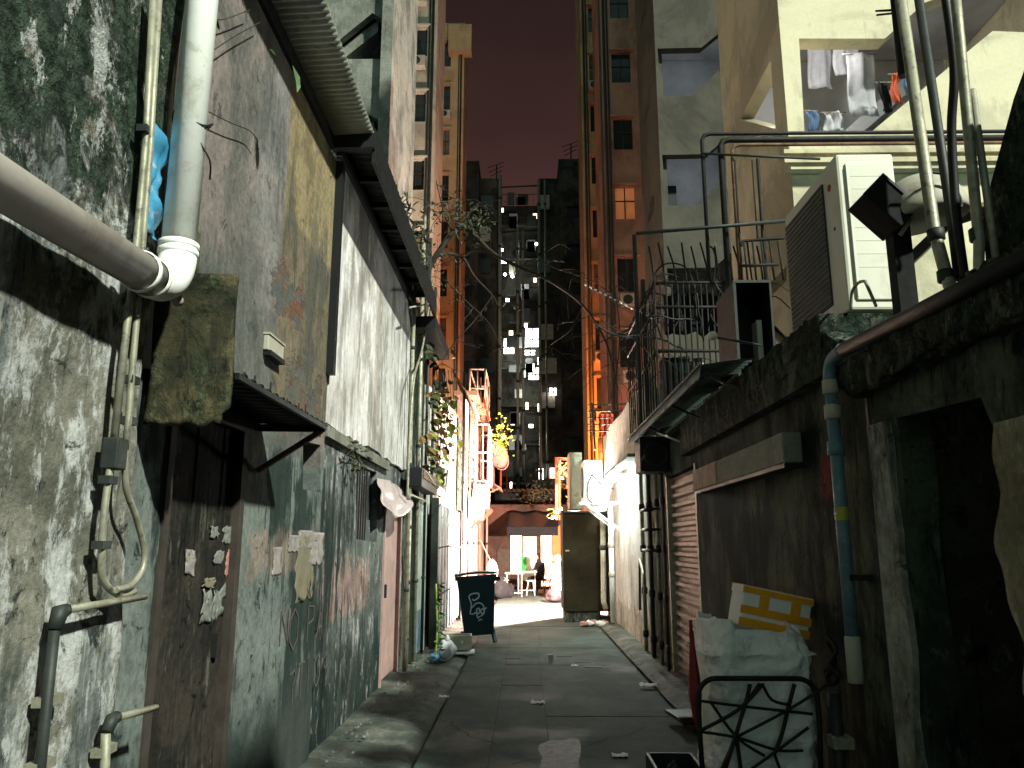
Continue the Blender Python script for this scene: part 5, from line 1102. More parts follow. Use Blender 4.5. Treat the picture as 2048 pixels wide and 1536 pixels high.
MB().tube(catmull([X(1655, 1275, 1.7), X(1672, 1300, 1.7), X(1660, 1330, 1.68), X(1678, 1350, 1.7), X(1662, 1370, 1.7), X(1650, 1340, 1.7)], 6), .012, 6).tube(catmull([X(1652, 1290, 1.7), X(1668, 1320, 1.7), X(1655, 1352, 1.7)], 5), .016, 6).build('loops', M['cable'], t)

# ------------------------------------------------------------------ hand trolley, sack, foam box, umbrella
TY = 4.45
def ty(px, py, y=TY): return Y(px, py, y)
t = thing('hand_trolley', 'black tube framed hand trolley laced with cords, standing before the white sack', 'hand trolley', (1.3, TY, 0))
a, b = ty(1397, 1450), ty(1640, 1440); zt = ty(1520, 1357).z; xl, xr = a.x + .005, b.x - .005; R_ = .10
fp = [(xl + .01, TY, .10)] + [(xl, TY, zt - R_ - .15)] + [(xl + R_ * (1 - cos(k / 6 * pi / 2)), TY, zt - R_ + R_ * sin(k / 6 * pi / 2)) for k in range(7)] + [(xr - R_ * (1 - sin(k / 6 * pi / 2)), TY, zt - R_ + R_ * cos(k / 6 * pi / 2)) for k in range(7)] + [(xr, TY, zt - R_ - .15), (xr - .03, TY, .10)]
fr = MB().tube(fp, .014, 10).build('frame', M['black'], t)
MB().tube([(xl, TY, .12), (xr - .03, TY, .12)], .012, 8).build('cross_tube', M['black'], t); MB().box(xl, xr - .03, TY, TY + .75, .10, .125).build('base_plate', M['darkiron'], t)
for x_ in (xl + .05, xr - .08):
    for y_ in (TY + .08, TY + .66):
        wh = MB().lathe([(.015, -.02), (.05, -.02), (.055, 0), (.05, .02), (.015, .02)], (x_, y_, .055), (1, 0, 0), 14).build('wheel', M['black'], t)
cd = [((1500, 1368), (1490, 1410), (1450, 1540)), ((1520, 1367), (1488, 1415), (1470, 1475), (1440, 1545)), ((1524, 1367), (1544, 1400), (1580, 1410)), ((1589, 1368), (1576, 1418), (1564, 1467), (1550, 1505)), ((1402, 1402), (1488, 1413), (1625, 1428)),
      ((1421, 1404), (1473, 1474), (1529, 1512)), ((1397, 1463), (1476, 1420), (1524, 1370)), ((1397, 1463), (1473, 1475), (1553, 1500), (1606, 1501)), ((1473, 1474), (1576, 1420), (1656, 1369)), ((1473, 1475), (1482, 1540)), ((1503, 1538), (1553, 1502), (1617, 1455)), ((1549, 1508), (1562, 1545))]
c_ = MB()
for i, L_ in enumerate(cd): c_.tube(catmull([ty(u, v, TY + (.012 if i % 2 else -.012)) for u, v in L_], 4), .0085 if i % 3 else .011, 6)
c_.build('cord', M['cable'], t)
t = thing('white_sack', 'big wrinkled white woven sack stuffed behind the hand trolley', 'sack', (1.3, 4.85, .13))
sb = MB()
def sack_fn(u, v):
    a = 2 * pi * u; e_ = .42
    cx, cy = math.copysign(abs(cos(a)) ** e_, cos(a)), math.copysign(abs(sin(a)) ** e_, sin(a))
    k = .97 + .03 * sin(v * pi); top = max(0, (v - .86) / .14)
    x = 1.335 + cx * .300 * k; y = 4.86 + cy * .33 * k; z = .135 + v * .945 + top * (.05 * mnoise.noise((cx * 2.2, cy * 2.2, 3)) + (.05 if cx < -.6 else 0))
    w_ = .03 * mnoise.noise((x * 4, y * 4, z * 5)) - .026 * abs(mnoise.noise((x * 5 + z * 3, y * 6, z * 7 - x * 4))) - .013 * abs(mnoise.noise((x * 17, y * 14, z * 19 + x * 9)))
    x += cx * w_ * 1.0; y += cy * w_ * 1.6 + .02 * sin(x * 11)
    return (x - .05 * top * cx * .6, y - .05 * top * cy, z)
sb.grid(sack_fn, 120, 90); sb.build('body', M['sack'], t, solid=.004)
MB().grid(lambda u, v: (1.0 + .63 * u, 4.55 + .62 * v, .95 + .05 * mnoise.noise((u * 4, v * 4, 1))), 14, 14).build('contents', M['sack'], t)
cn = [ty(1478, 1262, 4.95), ty(1616, 1292, 4.95), ty(1628, 1222, 4.95), ty(1491, 1188, 4.95)]
c0 = (cn[0] + cn[1] + cn[2] + cn[3]) / 4; ang_ = math.atan2(cn[1].z - cn[0].z, cn[1].x - cn[0].x); wd = (cn[1] - cn[0]).length; ht = (cn[3] - cn[0]).length + .02
t = thing('foam_box', 'white foam box with orange tape stripes tilted on top of the sack', 'foam box', c0 + Vector((0, .14, .045)), (0, -ang_, 0))
MB().box(-wd / 2, wd / 2, -.14, .14, -ht / 2, ht / 2).build('body', M['styro'], t, local=True, bevel=.012)
MB().box(-wd / 2 - .004, wd / 2 + .004, -.144, .144, ht * .30, ht / 2 + .004).build('lid', M['styro'], t, local=True, bevel=.008)
for z0_, z1_ in ((-.47, -.27), (-.17, .03), (.34, .49)): MB().box(-wd / 2 - .006, wd / 2 + .006, -.1465, -.14, ht * z0_, ht * z1_).build('tape', M['orange'], t, local=True)
for x0_, x1_ in ((-.26, -.12), (.2, .34)): MB().box(wd * x0_, wd * x1_, -.1455, -.14, ht * .035, ht * .335).build('tape', M['orange'], t, local=True)
MB().box(-wd / 2 - .006, wd / 2 + .006, -.14, .146, ht * .5 + .001, ht * .5 + .006).build('top_tape', M['orange'], t, local=True)
ub = ty(1396, 1462, 4.50); ut = ty(1381, 1240, 4.56); dv = ut - ub; Lu = dv.length
t = thing('folded_umbrella', 'folded dark red umbrella leaning against the left side of the sack', 'umbrella', ub)
MB().lathe([(.003, 0), (.012, .03), (.022, .10 * Lu), (.036, .32 * Lu), (.032, .48 * Lu), (.02, .68 * Lu), (.014, .80 * Lu), (.013, .9 * Lu)], (0, 0, 0), dv, 9, False).build('canopy', M['red'], t, local=True)
MB().tube([dv * .9, dv], .010, 8).build('handle', M['red'], t, local=True)
t = thing('dark_crate', 'low black plastic crate on the ground under the red umbrella', 'crate', (.88, 4.75, 0))
MB().box(.72, 1.0, 4.55, 5.0, .0, .03).box(.72, .74, 4.55, 5.0, .03, .33).box(.98, 1.0, 4.55, 5.0, .03, .33).box(.74, .98, 4.55, 4.57, .03, .33).box(.74, .98, 4.98, 5.0, .03, .33).build('tray', M['black'], t, bevel=.004)
MB().grid(blob((.86, 4.78, .04), .09, .16, .13, 8.8, .6), 14, 10).build('rubbish', M['blackcloth'], t)
t = thing('dark_board', 'black board lying over the broken right kerb', 'board', (1.5, 6.9, .06)); MB().obox((1.5, 7.2, .085), (.42, .5, .03), Matrix.Rotation(radians(8), 3, 'Z')).build('panel', M['black'], t); MB().obox((1.5, 7.0, .11), (.4, .05, .03), Matrix.Rotation(radians(8), 3, 'Z')).build('batten', M['wood_dk'], t)

# ------------------------------------------------------------------ on the shop roof: big outdoor unit, floodlight, conduits
t = thing('air_conditioner', 'tall cream air conditioner with a glaring end panel on the right shop ledge', 'air conditioner', (2.12, 4.95, 2.86), group='outdoor air conditioning units')
x0, x1, y0, y1, z0, z1 = 1.95, 2.31, 4.46, 5.42, 2.93, 3.95
MB().box(x0, x1, y0, y1, z0, z1).build('case', M['ac_white'], t, bevel=.018)
ep = MB().box(x0 + .05, x1 - .03, y0 - .012, y0 - .001, z0 + .06, z1 - .07).build('end_panel', M['ac_white'], t, bevel=.006)
sl_ = MB()
for k in range(8): sl_.box(x0 + .075, x1 - .05, y0 - .0135, y0 - .0115, z1 - .16 - k * .085, z1 - .157 - k * .085)
sl_.box(x0 + .052, x0 + .058, y0 - .0165, y0 - .0115, z0 + .08, z1 - .09).build('groove', M['slat'], ep)
g_ = MB().box(x0 - .012, x0 - .001, y0 + .22, y1 - .03, z0 + .1, z1 - .10).build('fan_grille', M['grille'], t); gg = MB()
for k in range(22): gg.tube([(x0 - .016, y0 + .22, z0 + .12 + k * .036), (x0 - .016, y1 - .03, z0 + .12 + k * .036)], .003, 4)
gg.build('guard_wire', M['ac_dim'], g_)
MB().lathe([(.001, .004), (.022, .004), (.025, 0)], (x0 - .001, y0 + .13, z1 - .17), (-1, 0, 0), 14).build('badge', M['redplastic'], t)
MB().box(x0 - .004, x0 - .001, y0 + .09, y0 + .11, z0 + .55, z0 + .57).build('knob', M['black'], t)
for y in (y0 + .1, y1 - .1): MB().box(x0 - .02, x1 + .02, y - .03, y + .03, 2.86, z0).build('foot', M['darkiron'], t)
MB().tube([(x1 - .05, y0 - .02, z0 + .05), (x1 - .05, y0 - .02, z0 + .42)], .014, 8).build('pipe', M['pvc'], t)
t = thing('bent_rod', 'bent pale rod standing on the ledge in front of the tall air conditioner', 'rod', X(1725, 620, 1.9))
MB().tube(catmull([X(1702, 620, 1.88), X(1704, 585, 1.88), X(1716, 566, 1.88), X(1730, 562, 1.88)], 5) + [X(1752, 612, 1.88)], .009, 7).build('rod', M['conduit'], t); MB().box(1.8, 1.9, 3.9, 4.2, 2.55, 2.62).build('base', M['dark_wall'], t)
FY = 3.62
def fy(px, py, y=FY): return Y(px, py, y)
ed = (fy(1751, 365) + fy(1819, 433)) / 2; ax_ = (fy(1732, 384) - fy(1770, 347)).normalized(); hw = (fy(1819, 433) - fy(1751, 365)).length; hl_ = (fy(1713, 402) - fy(1751, 365)).length
t = thing('floodlight', 'unlit floodlight with black hood and round pale back on a post above the right wall', 'floodlight', ed)
pr = Vector((ax_.z, 0, -ax_.x)); R3 = Matrix((pr, Vector((0, 1, 0)), -ax_)).transposed()
MB().obox(ed + ax_ * hl_ / 2, (hw, .20, hl_), R3).build('hood', M['void'], t, bevel=.006)
MB().obox(ed + ax_ * .005, (hw + .012, .214, .012), R3).build('rim', M['black'], t)
prof = [(.001, -.015), (.205, -.015), (.215, 0)] + [(.215 * cos(k / 12 * pi / 2), .225 * sin(k / 12 * pi / 2)) for k in range(1, 12)] + [(.001, .225)]
MB().lathe(prof, fy(1846, 437, FY + .03), (-.12, 0, 1), 32).build('back_shell', M['ac_dim'], t)
MB().tube(catmull([fy(1840, 345, 3.42), fy(1890, 350, 3.42), fy(1918, 390, 3.42), fy(1922, 415, 3.42), fy(1905, 400, 3.42)], 6), .007, 6).build('lead', M['cable'], t)
pb_ = fy(1825, 640); MB().box(pb_.x - .05, pb_.x + .04, FY, FY + .08, pb_.z - .2, ed.z - .06).build('post', M['void'], t)
MB().bar(fy(1822, 437, FY - .02), fy(1800, 470, FY - .02), .01, .02).build('yoke', M['ac_dim'], t)
t = thing('roof_hut', 'dark mossy hut roof at the right edge beyond the conduits', 'hut', (3, 1, 2.5))
MB().plate([(-6, 2.5), (3.25, 2.5), (3.2, 2.98), (2.9, 3.35), (1.9, 4.25), (-6, 4.25)], (), 'x', 2.02, 2.4).build('wall', M['dark_wall'], t)  # out-of-view rear part made taller to shade the left wall's foot
MB().box(1.98, 4.45, -6, 1.9, 4.252, 4.32).build('roof', M['dark_wall'], t)
gp = 'conduits climbing past the floodlight'
cx_ = 1.87
def cond(lab, pts, r, m_, xs=cx_, k=0, grp=gp, clip=()):
    q = [X(a_, b_, xs) for a_, b_ in pts]; t = thing('roof_conduit', lab, 'conduit', q[-1], group=grp)
    MB().tube(catmull(q, k) if k else q, r, 10).build('tube', M[m_], t)
    for i in clip: MB().lathe([(r, -.03), (r * 1.35, -.025), (r * 1.35, .025), (r, .03)], X(*i, xs), (0, 0, 1), 10).build('coupling', M['conduit_dk'], t)
cond('stout pale conduit left of the others, crossing the floodlight back', [(1796, -40), (1868, 460), (1894, 555), (1905, 585), (1925, 590), (1938, 588)], .027, 'conduit', clip=[(1872, 470), (1892, 552)])
cond('olive conduit close behind the stout pale one', [(1832, -40), (1902, 430), (1918, 560)], .021, 'conduit_dk', 1.95)
cond('curving black cable between the two pale conduits', [(1886, -40), (1908, 130), (1903, 260), (1912, 420), (1930, 560)], .019, 'cable', 1.9, 5)
cond('pale conduit on the right reaching down past the ledge', [(1908, -40), (1952, 420), (1958, 500), (1955, 640), (1962, 655), (1985, 664), (2015, 655)], .021, 'conduit', 1.86, 3, clip=[(1953, 470), (1956, 552)])
cond('thin shiny conduit farthest right', [(1944, 180), (1978, 420), (1994, 530)], .015, 'conduit', 1.9)
cond('short black pole hanging at the top of the picture with two prongs', [(1786, -60), (1808, 152)], .030, 'black', 2.1, grp='poles above the floodlight')
run('prongs', M['darkiron'], 'two thin prongs sticking out left of the black hanging pole', 'prongs', [(1752, 22), (1792, 20), (1792, 26), (1754, 30)], 2.1, .006)

# ------------------------------------------------------------------ pipe railings in front of the cream tower
t = thing('pipe_railing', 'bundle of level rusty pipes turning down in front of the cream tower', 'pipes', (2.6, 8.2, 5), group='pipework before the cream tower')
for (px, py, bx, by, r, m_) in ((1403, 268, 1412, 560, .022, 'darkiron'), (1440, 280, 1462, 640, .034, 'darkiron'), (1463, 290, 1474, 560, .02, 'rust_sheet')):
    p = Y(px, py, 8.2); q = Y(bx, by, 8.2); MB().tube([(p.x, 8.2, q.z), (p.x, 8.2, p.z - .08), (p.x + .03, 8.2, p.z - .02), (p.x + .1, 8.2, p.z), (6.3, 8.2, p.z)], r, 8).build('pipe', M[m_], t)
MB().tube([Y(1402, 307, 8.15), Y(1640, 318, 8.15)], .015, 6).build('pipe', M['conduit_dk'], t); MB().tube([(2.8, 8.25, 6.13), (6.3, 8.25, 6.13)], .02, 6).build('pipe', M['conduit'], t)
pu = [(1490, 320, 640, .012), (1538, 318, 640, .02), (1515, 320, 480, .008)]
for px, a_, b_, r in pu: p = Y(px, b_, 8.15); MB().tube([(p.x, 8.15, p.z), (p.x, 8.15, Y(px, a_, 8.15).z)], r, 6).build('upright', M['darkiron'], t)
one(MB().tube([Y(1272, 467, 8.1), Y(1570, 442, 8.1)], .022, 8), 'level_pole', M['conduit_dk'], 'long level pole sticking out left across the terrace cage', 'pole')
t = thing('low_railing', 'short railing of rounded bars beside the tall air conditioner', 'railing', Y(1520, 560, 8.0))
rr = MB().tube(catmull([Y(1482, 492, 8.0), Y(1486, 483, 8.0), Y(1500, 481, 8.0), Y(1570, 476, 8.0)], 4), .018, 7).tube([Y(1478, 532, 8.0), Y(1556, 529, 8.0)], .018, 7); rr.build('rails', M['darkiron'], t); bb = MB()
for k in range(5): bb.tube([Y(1495 + k * 18, 560, 8.0), Y(1488 + k * 17, 482, 8.0)], .011, 6)
bb.build('bars', M['darkiron'], t)
# terrace cage with curved spikes
CY = 9.2
a = Y(1318, 795, CY); b = Y(1470, 565, CY); x0, x1, z0, z1 = a.x, b.x, a.z - .2, b.z
t = thing('terrace_cage', 'black barred terrace cage with curved spikes on top above the awning', 'cage', (x0, CY, z0))
f_, g_, s_, h_ = MB(), MB(), MB(), MB()
yb = 11.8
for z in (z0 + .05, (z0 + z1) / 2 - .05, z1 - .32, z1): f_.tube([(x1, CY, z), (x0, CY, z), (x0, yb, z)], .018, 7)
for k in range(15): x = x0 + (x1 - x0) * k / 14; g_.tube([(x, CY, z0), (x, CY, z1)], .010, 6)
for k in range(14):
    y = CY + (yb - CY) * k / 13
    if k % 2 == 0: g_.tube(catmull([(x0, y, z0), (x0, y, z1 - .1), (x0 + .05, y, z1 + .18), (x0 + .22, y, z1 + .26), (x0 + .42, y, z1 + .18), (x0 + .5, y, z1 - .1)], 5), .011, 6)
    else: g_.tube([(x0, y, z0), (x0, y, z1)], .010, 6)
for k in range(11):
    x = x0 + (x1 + .35 - x0) * k / 10; s_.tube(catmull([(x, CY, z1), (x - .03, CY - .05, z1 + .2), (x - .08 - .02 * (k % 3), CY - .16, z1 + .42 + .05 * (k % 2))], 4), .011, 6)
gr_ = MB()
for k in range(9): gr_.tube([(x1 - .1 + k * .06, CY - .4, z0 + .0), (x1 - .1 + k * .06, CY - .4, z0 + .65)], .007, 5)
for k in range(6): gr_.tube([(x1 - .1, CY - .4, z0 + .05 + k * .12), (x1 + .42, CY - .4, z0 + .05 + k * .12)], .007, 5)
f_.build('frame', M['darkiron'], t); g_.build('bars', M['darkiron'], t); s_.build('spikes', M['darkiron'], t); gr_.build('mesh_panel', M['darkiron'], t)
random.seed(5)
tg2 = MB()
for k in range(26):
    p = Vector((random.uniform(x0 - .1, x1 + .3), CY + random.uniform(-.15, .4), random.uniform(z0 + .2, z1 + .1))); pp = [p]; d = Vector((random.uniform(-1, 1), random.uniform(-.3, .3), random.uniform(-.6, .6)))
    for j in range(5): d = (d + Vector((random.uniform(-.7, .7), random.uniform(-.3, .3), random.uniform(-.7, .5)))).normalized(); pp.append(pp[-1] + d * random.uniform(.1, .22))
    tg2.tube(catmull(pp, 3), random.choice([.005, .008, .012]), 5)
tg2.build('tangled_cable', M['cable'], t)
for k in range(5):
    bx_ = x0 + .08 + .19 * k; MB().box(bx_, bx_ + random.uniform(.1, .2), CY + .08, CY + .35, z0, z0 + random.uniform(.2, .75)).build('stored_box', M[['void', 'black', 'darksheet', 'wood_dk', 'void'][k]], t)
sc_ = MB().tube(catmull([Vector((x0 + .1 + .1 * k, CY + .05 * (k % 3), z1 - .02 + .09 * mnoise.noise((k * 1.7, 0, 3)))) for k in range(12)], 4), .006, 5)
for k in range(14): sc_.tube(catmull([(x0 + .07 * k, CY - .02, z1 - .05), (x0 + .07 * k + .06, CY + .1, z1 + .12), (x0 + .07 * k + .12, CY - .04, z1 - .06)], 4), .004, 4)
sc_.build('coiled_wire', M['darkiron'], t)
one(MB().grid(lambda u, v: (x0 + .15 + .75 * u, CY + .22 + .05 * sin(u * 23) + .04 * mnoise.noise((u * 6, v * 2, 0)), z1 - .08 - (.52 + .12 * mnoise.noise((u * 7, 2, 2))) * v), 26, 8), 'hanging_cloth', M['blackcloth'], 'row of black washing hung inside the terrace cage', 'washing', gw, solid=.01)
one(MB().grid(blob((x0 + .55, CY + .2, z0 + .5), .12, .1, .09, 3.9, .6), 12, 8), 'pink_bundle', M['pinkpaint'], 'small pinkish bundle inside the terrace cage', 'bundle')
MY = 6.4
t = thing('metal_cabinet', 'open dark metal cabinet frame with a pale post inside, left of the tall air conditioner', 'cabinet', Y(1510, 760, MY))
a = Y(1466, 562, MY); b = Y(1556, 770, MY); w_ = .022
MB().box(a.x, a.x + w_, MY, MY + .6, b.z, a.z).box(b.x - w_, b.x, MY, MY + .6, b.z, a.z).box(a.x + w_, b.x - w_, MY, MY + .6, a.z - w_, a.z).box(a.x + w_, b.x - w_, MY + .56, MY + .6, b.z, a.z - w_).build('case', M['black'], t)
MB().box(a.x - .005, b.x, MY - .014, MY - .001, a.z - .02, a.z + .004).box(a.x - .005, a.x + .018, MY - .012, MY - .001, b.z, a.z - .02).box(b.x - .018, b.x, MY - .012, MY - .001, b.z, a.z - .02).build('frame', M['conduit_dk'], t)
p = Y(1520, 640, MY); q = Y(1534, 760, MY); MB().box(p.x - .0, q.x + .02, MY + .1, MY + .25, q.z - .1, p.z + .03).build('post', M['ac_dim'], t); MB().box(a.x + .05, b.x - .05, MY + .05, MY + .3, b.z, b.z + .06).build('shelf', M['conduit_dk'], t)
# dark poles by the cage
gp = 'dark poles beside the terrace cage'
for px, tp, bt, y, r, m_, lab in ((1268, 470, 800, 10.2, .03, 'conduit_dk', 'dark pole under the left end of the level pole'), (1284, 560, 850, 10.6, .035, 'conduit_dk', 'thick dark pole just left of the terrace cage'), (1302, 600, 880, 10.9, .025, 'conduit', 'paler thin pole touching the left of the terrace cage')):
    p = Y(px + 12, bt, y); q = Y(px, tp, y); one(MB().tube([(p.x, y, 2.8), (p.x, y, q.z)], r, 8), 'pole', M[m_], lab, 'pole', gp)

# ================================================================== RIGHT: dark strip, white lit house
t = thing('mossy_pier', 'dark mossy pier between the shutter and the white lit wall', 'pier', (2, 10.8, 0))
MB().box(1.8, 3.1, 10.22, 11.55, -.05, 2.8).build('wall', M['dark_wall'], t)
gp = 'pipes on the mossy pier'
for px, tp, r, m_, lab in ((1288, 940, .03, 'conduit', 'ochre pipe at the edge of the white lit wall'), (1303, 960, .03, 'conduit_dk', 'dark pipe in the middle of the mossy pier'), (1318, 930, .025, 'conduit', 'olive pipe on the mossy pier nearest the shutter'), (1331, 940, .02, 'conduit_dk', 'thin dark pipe touching the shutter guide')):
    p = X(px, 1150, 1.74); t = thing('pier_pipe', lab, 'pipe', (1.74, p.y, 0), group=gp); MB().tube([(1.74, p.y, .06), (1.74, p.y, 2.6)], r, 8).build('tube', M[m_], t)
    for k in range(4): MB().lathe([(r, -.05), (r * 1.5, -.04), (r * 1.5, .04), (r, .05)], (1.74, p.y, .3 + .6 * k), (0, 0, 1), 8).build('coupling', M['black'], t)
t = thing('ladder_rungs', 'black iron rungs on the mossy pier under the black box', 'rungs', (1.7, 10.5, 1.9))
for z_ in (1.75, 2.02, 1.48): MB().tube([(1.78, 10.3, z_), (1.62, 10.3, z_), (1.62, 10.9, z_), (1.78, 10.9, z_)], .014, 6).build('rung', M['black'], t)
t = thing('white_lit_house', 'house with a white lit lower wall and an upper wall darkened as shade on the right', 'house', (2.4, 14, 0))
MB().plate([(11.57, -.05), (17.6, -.05), (17.6, 3.98)] + [(17.6 - k * .4, 3.98 + .04 * random.uniform(-1, 1)) for k in range(1, 15)] + [(11.57, 4.1)], (), 'x', 1.8, .2).build('wall', wall_mat('white plaster with painted shade', (.74, .72, .67), (.62, .59, .53), (.17, .155, .12), (.8, .79, .76), 1.2, .35, .60, seed=31, bump=.25, zones=(dict(box={'z': (2.80, 9)}, col=(.33, .325, .26), wob=.01), dict(box={'z': (-1, .5)}, col=(.42, .38, .30), wob=.2, streak=.8, amt=.8))), t)  # upper zone darkened: shade above the lamp put into the wall colour
MB().box(2.02, 3.1, 11.57, 17.6, -.05, 3.9).build('wall_core', M['grey_plaster'], t)
MB().box(1.55, 1.8, 11.6, 15.0, 2.85, 2.90).build('eave', M['grey_plaster'], t)
t = thing('tube_lamp', 'glaring white tube lamp under the eave of the white lit wall', 'lamp', (1.72, 14.1, 2.74))
MB().tube([(1.66, 13.8, 2.73), (1.66, 14.6, 2.73)], .028, 12).build('tube', M['tube'], t); MB().box(1.69, 1.79, 13.74, 14.66, 2.74, 2.80).build('batten', M['pvc'], t)
point_lamp('tube_lamp_light', (1.60, 14.2, 2.66), 120, (.88, 1, .94), .06); point_lamp('tube_lamp_light', (1.58, 13.0, 2.60), 90, (.88, 1, .94), .1)
AY = 14.9
t = ac_unit('air_conditioner', 'white air conditioner on a bracket above the brown board', 'outdoor air conditioning units', 1.14, 1.50, AY, AY + .85, 2.36, 3.16, -1, M['ac_white'])
MB().box(1.2, 1.42, AY - .012, AY - .001, 2.86, 3.06).build('service_panel', M['ac_white'], t, bevel=.004); MB().box(1.24, 1.36, AY - .02, AY - .0125, 2.97, 3.0).build('handle', M['grille'], t)
MB().tube(catmull([(1.3, AY - .03, 2.88), (1.22, AY - .04, 2.7), (1.2, AY - .04, 2.45), (1.3, AY - .03, 2.33)], 5), .014, 6).tube(catmull([(1.3, AY - .03, 2.88), (1.4, AY - .04, 2.75), (1.5, AY - .04, 2.68), (1.7, AY, 2.6)], 5), .014, 6).build('hose', M['conduit_dk'], t)
MB().box(1.38, 1.44, AY - .014, AY - .002, 3.09, 3.11).build('badge', M['redplastic'], t)
MB().box(1.215, 1.26, AY - .016, AY - .0125, 2.68, 2.84).build('label_plate', M['styro'], t)
t = thing('wall_bracket', 'pale angle bracket under the white air conditioner by the brown board', 'bracket', (1.5, AY, 2.3), group='wall brackets')
for y in (AY + .02, AY + .75): MB().bar((1.05, y, 2.335), (1.8, y, 2.335), .04).build('arm', M['pvc'], t); MB().bar((1.18, y, 2.31), (1.78, y, 1.85), .04).build('brace', M['pvc'], t)
t = thing('wall_pipe', 'thick white downpipe beside the white lit wall', 'downpipe', (1.66, 15.2, 0), group='pipes beside the brown board')
MB().tube([(1.66, 15.2, .12), (1.66, 15.2, 2.3)], .05, 12).build('tube', M['pvc'], t)
for z_ in (1.0, 1.55): MB().lathe([(.05, -.05), (.062, -.045), (.062, .045), (.05, .05)], (1.66, 15.2, z_), (0, 0, 1), 12).build('collar', M['ac_dim'], t)
t = thing('wall_pipe', 'brownish pipe between the brown board and the white downpipe', 'downpipe', (1.58, 15.9, 0), group='pipes beside the brown board')
MB().tube([(1.58, 15.9, 2.1), (1.56, 15.9, .45), (1.6, 15.85, .3)], .055, 10).build('tube', M['conduit'], t); MB().lathe([(.055, -.05), (.07, -.04), (.07, .04), (.055, .05)], (1.57, 15.9, 1.5), (0, 0, 1), 10).build('collar', M['conduit_dk'], t)
t = thing('handrail', 'small grey handrail at the foot of the white lit wall', 'handrail', (1.7, 12.4, 0)); 
MB().tube(catmull([X(1279, 1120, 1.7), X(1284, 1135, 1.66), X(1288, 1160, 1.62), X(1290, 1215, 1.62)], 4), .022, 7).build('rail', M['conduit'], t); MB().tube([X(1279, 1120, 1.72), X(1280, 1220, 1.72)], .02, 6).build('post', M['conduit_dk'], t)
t = thing('brown_board', 'tall brown painted board cabinet standing out from the right row', 'cabinet', (1.22, 16.9, 0))
MB().box(.79, 1.79, 16.42, 17.6, .22, 2.2).build('panel', M['brownboard'], t, bevel=.006); MB().box(.82, 1.55, 16.46, 17.55, .0, .22).build('plinth', M['dark_wall'], t)
MB().box(.76, 1.79, 16.36, 17.65, 2.205, 2.25).build('top', M['darksheet'], t); MB().box(.84, .92, 16.412, 16.418, 1.42, 1.45).build('plate', M['ac_dim'], t)
t = thing('flue_box', 'pale green plastered box above the brown board, left of the air conditioner', 'box', (1.05, 17, 2.3)); MB().box(.98, 1.24, 16.7, 17.6, 2.30, 3.52).build('case', M['greenpaint'], t, bevel=.01); MB().box(.965, .978, 16.68, 17.6, 2.3, 3.52).build('edge', M['wood'], t)
t = thing('ground_rubbish', 'scattered white wrappers and scraps at the foot of the brown board', 'litter', (1.35, 15.9, 0), group=None)
for k in range(5): MB().grid(blob((1.15 + .1 * k, 15.6 + .14 * (k % 3), .0), .09, .10, .05, k * 2.3, .8), 10, 8).build('wrapper', M['whitecloth'] if k % 2 else M['terracotta'], t)
t = thing('wire_railing', 'dark wire railing on the roof edge before the orange glow', 'railing', (2.2, 16.3, 4)); wr_ = MB()
for k in range(5): wr_.tube([Y(1176, 810 + k * 13, 16.3), Y(1300, 806 + k * 14, 16.3)], .014, 5)
wr_.build('wires', M['darkiron'], t); MB().tube([Y(1184, 806, 16.3), Y(1190, 900, 16.3)], .025, 6).tube([Y(1262, 806, 16.3), Y(1264, 865, 16.3)], .02, 6).build('post', M['darkiron'], t)
one(MB().grid(lambda u, v: (lambda p, q: (p.x + (q.x - p.x) * u, 17.2 + .06 * sin(u * 20), p.z + (q.z - p.z) * v * (1 + .1 * mnoise.noise((u * 5, 0, 0)))))(Y(1197, 828, 17.2), Y(1228, 872, 17.2)), 16, 6), 'hanging_cloth', M['cloth_o'], 'orange red cloth hung behind the wire railing', 'washing', gw, solid=.01)
# right row beyond the brown board
t = thing('far_right_house', 'dim brownish house on the right beyond the brown board', 'house', (2.5, 23, 0)); MB().box(1.82, 4.5, 17.65, 28.4, -.05, 3.0).build('wall', M['redbrown'], t); MB().box(1.5, 4.6, 17.62, 28.4, 3.0, 3.1).build('roof', M['rust_sheet'], t)
t = thing('red_pipe_loop', 'red oxide pipe loop standing above the brown board', 'pipes', (1.0, 22, 2.2)); 
for (px, w_) in ((1113, 0), (1119, 1)): p = Y(px, 1040, 22 + w_); q = Y(px, 915 + 4 * w_, 22 + w_); MB().tube([p, q, q + Vector((.45, .0, -.03))], .035, 8).build('pipe', M['pipe_red'], t)
t = thing('reddish_plant', 'reddish leafy plant sprouting beside the red pipes', 'plant', Y(1132, 950, 21)); lf = MB(); ly = MB()
for k in range(70): p = Y(1132 + random.gauss(0, 8), 948 + random.gauss(0, 16), 21); lf.leaf(p, (random.uniform(-1, 1), -.3, random.uniform(-.8, .6)), random.uniform(.1, .22), .06)
for k in range(22): p = Y(1116 + random.gauss(0, 6), 1026 + random.gauss(0, 7), 19); ly.leaf(p, (random.uniform(-1, .2), -.3, random.uniform(-.6, .4)), random.uniform(.1, .2), .05)
lf.build('leaves', M['leaf_br'], t); ly.build('yellow_leaves', M['leaf_y'], t); MB().tube([Y(1140, 1000, 21), Y(1133, 960, 21), Y(1128, 925, 21)], .015, 6).build('stem', M['bark'], t)
one(MB().box(*(lambda p, q: (p.x, q.x, 20, 20.15, q.z, p.z))(Y(1141, 995, 20), Y(1152, 1020, 20))), 'lit_sign', M['win_lit'], 'small glaring lit panel beside the pale green box', 'lit panel')

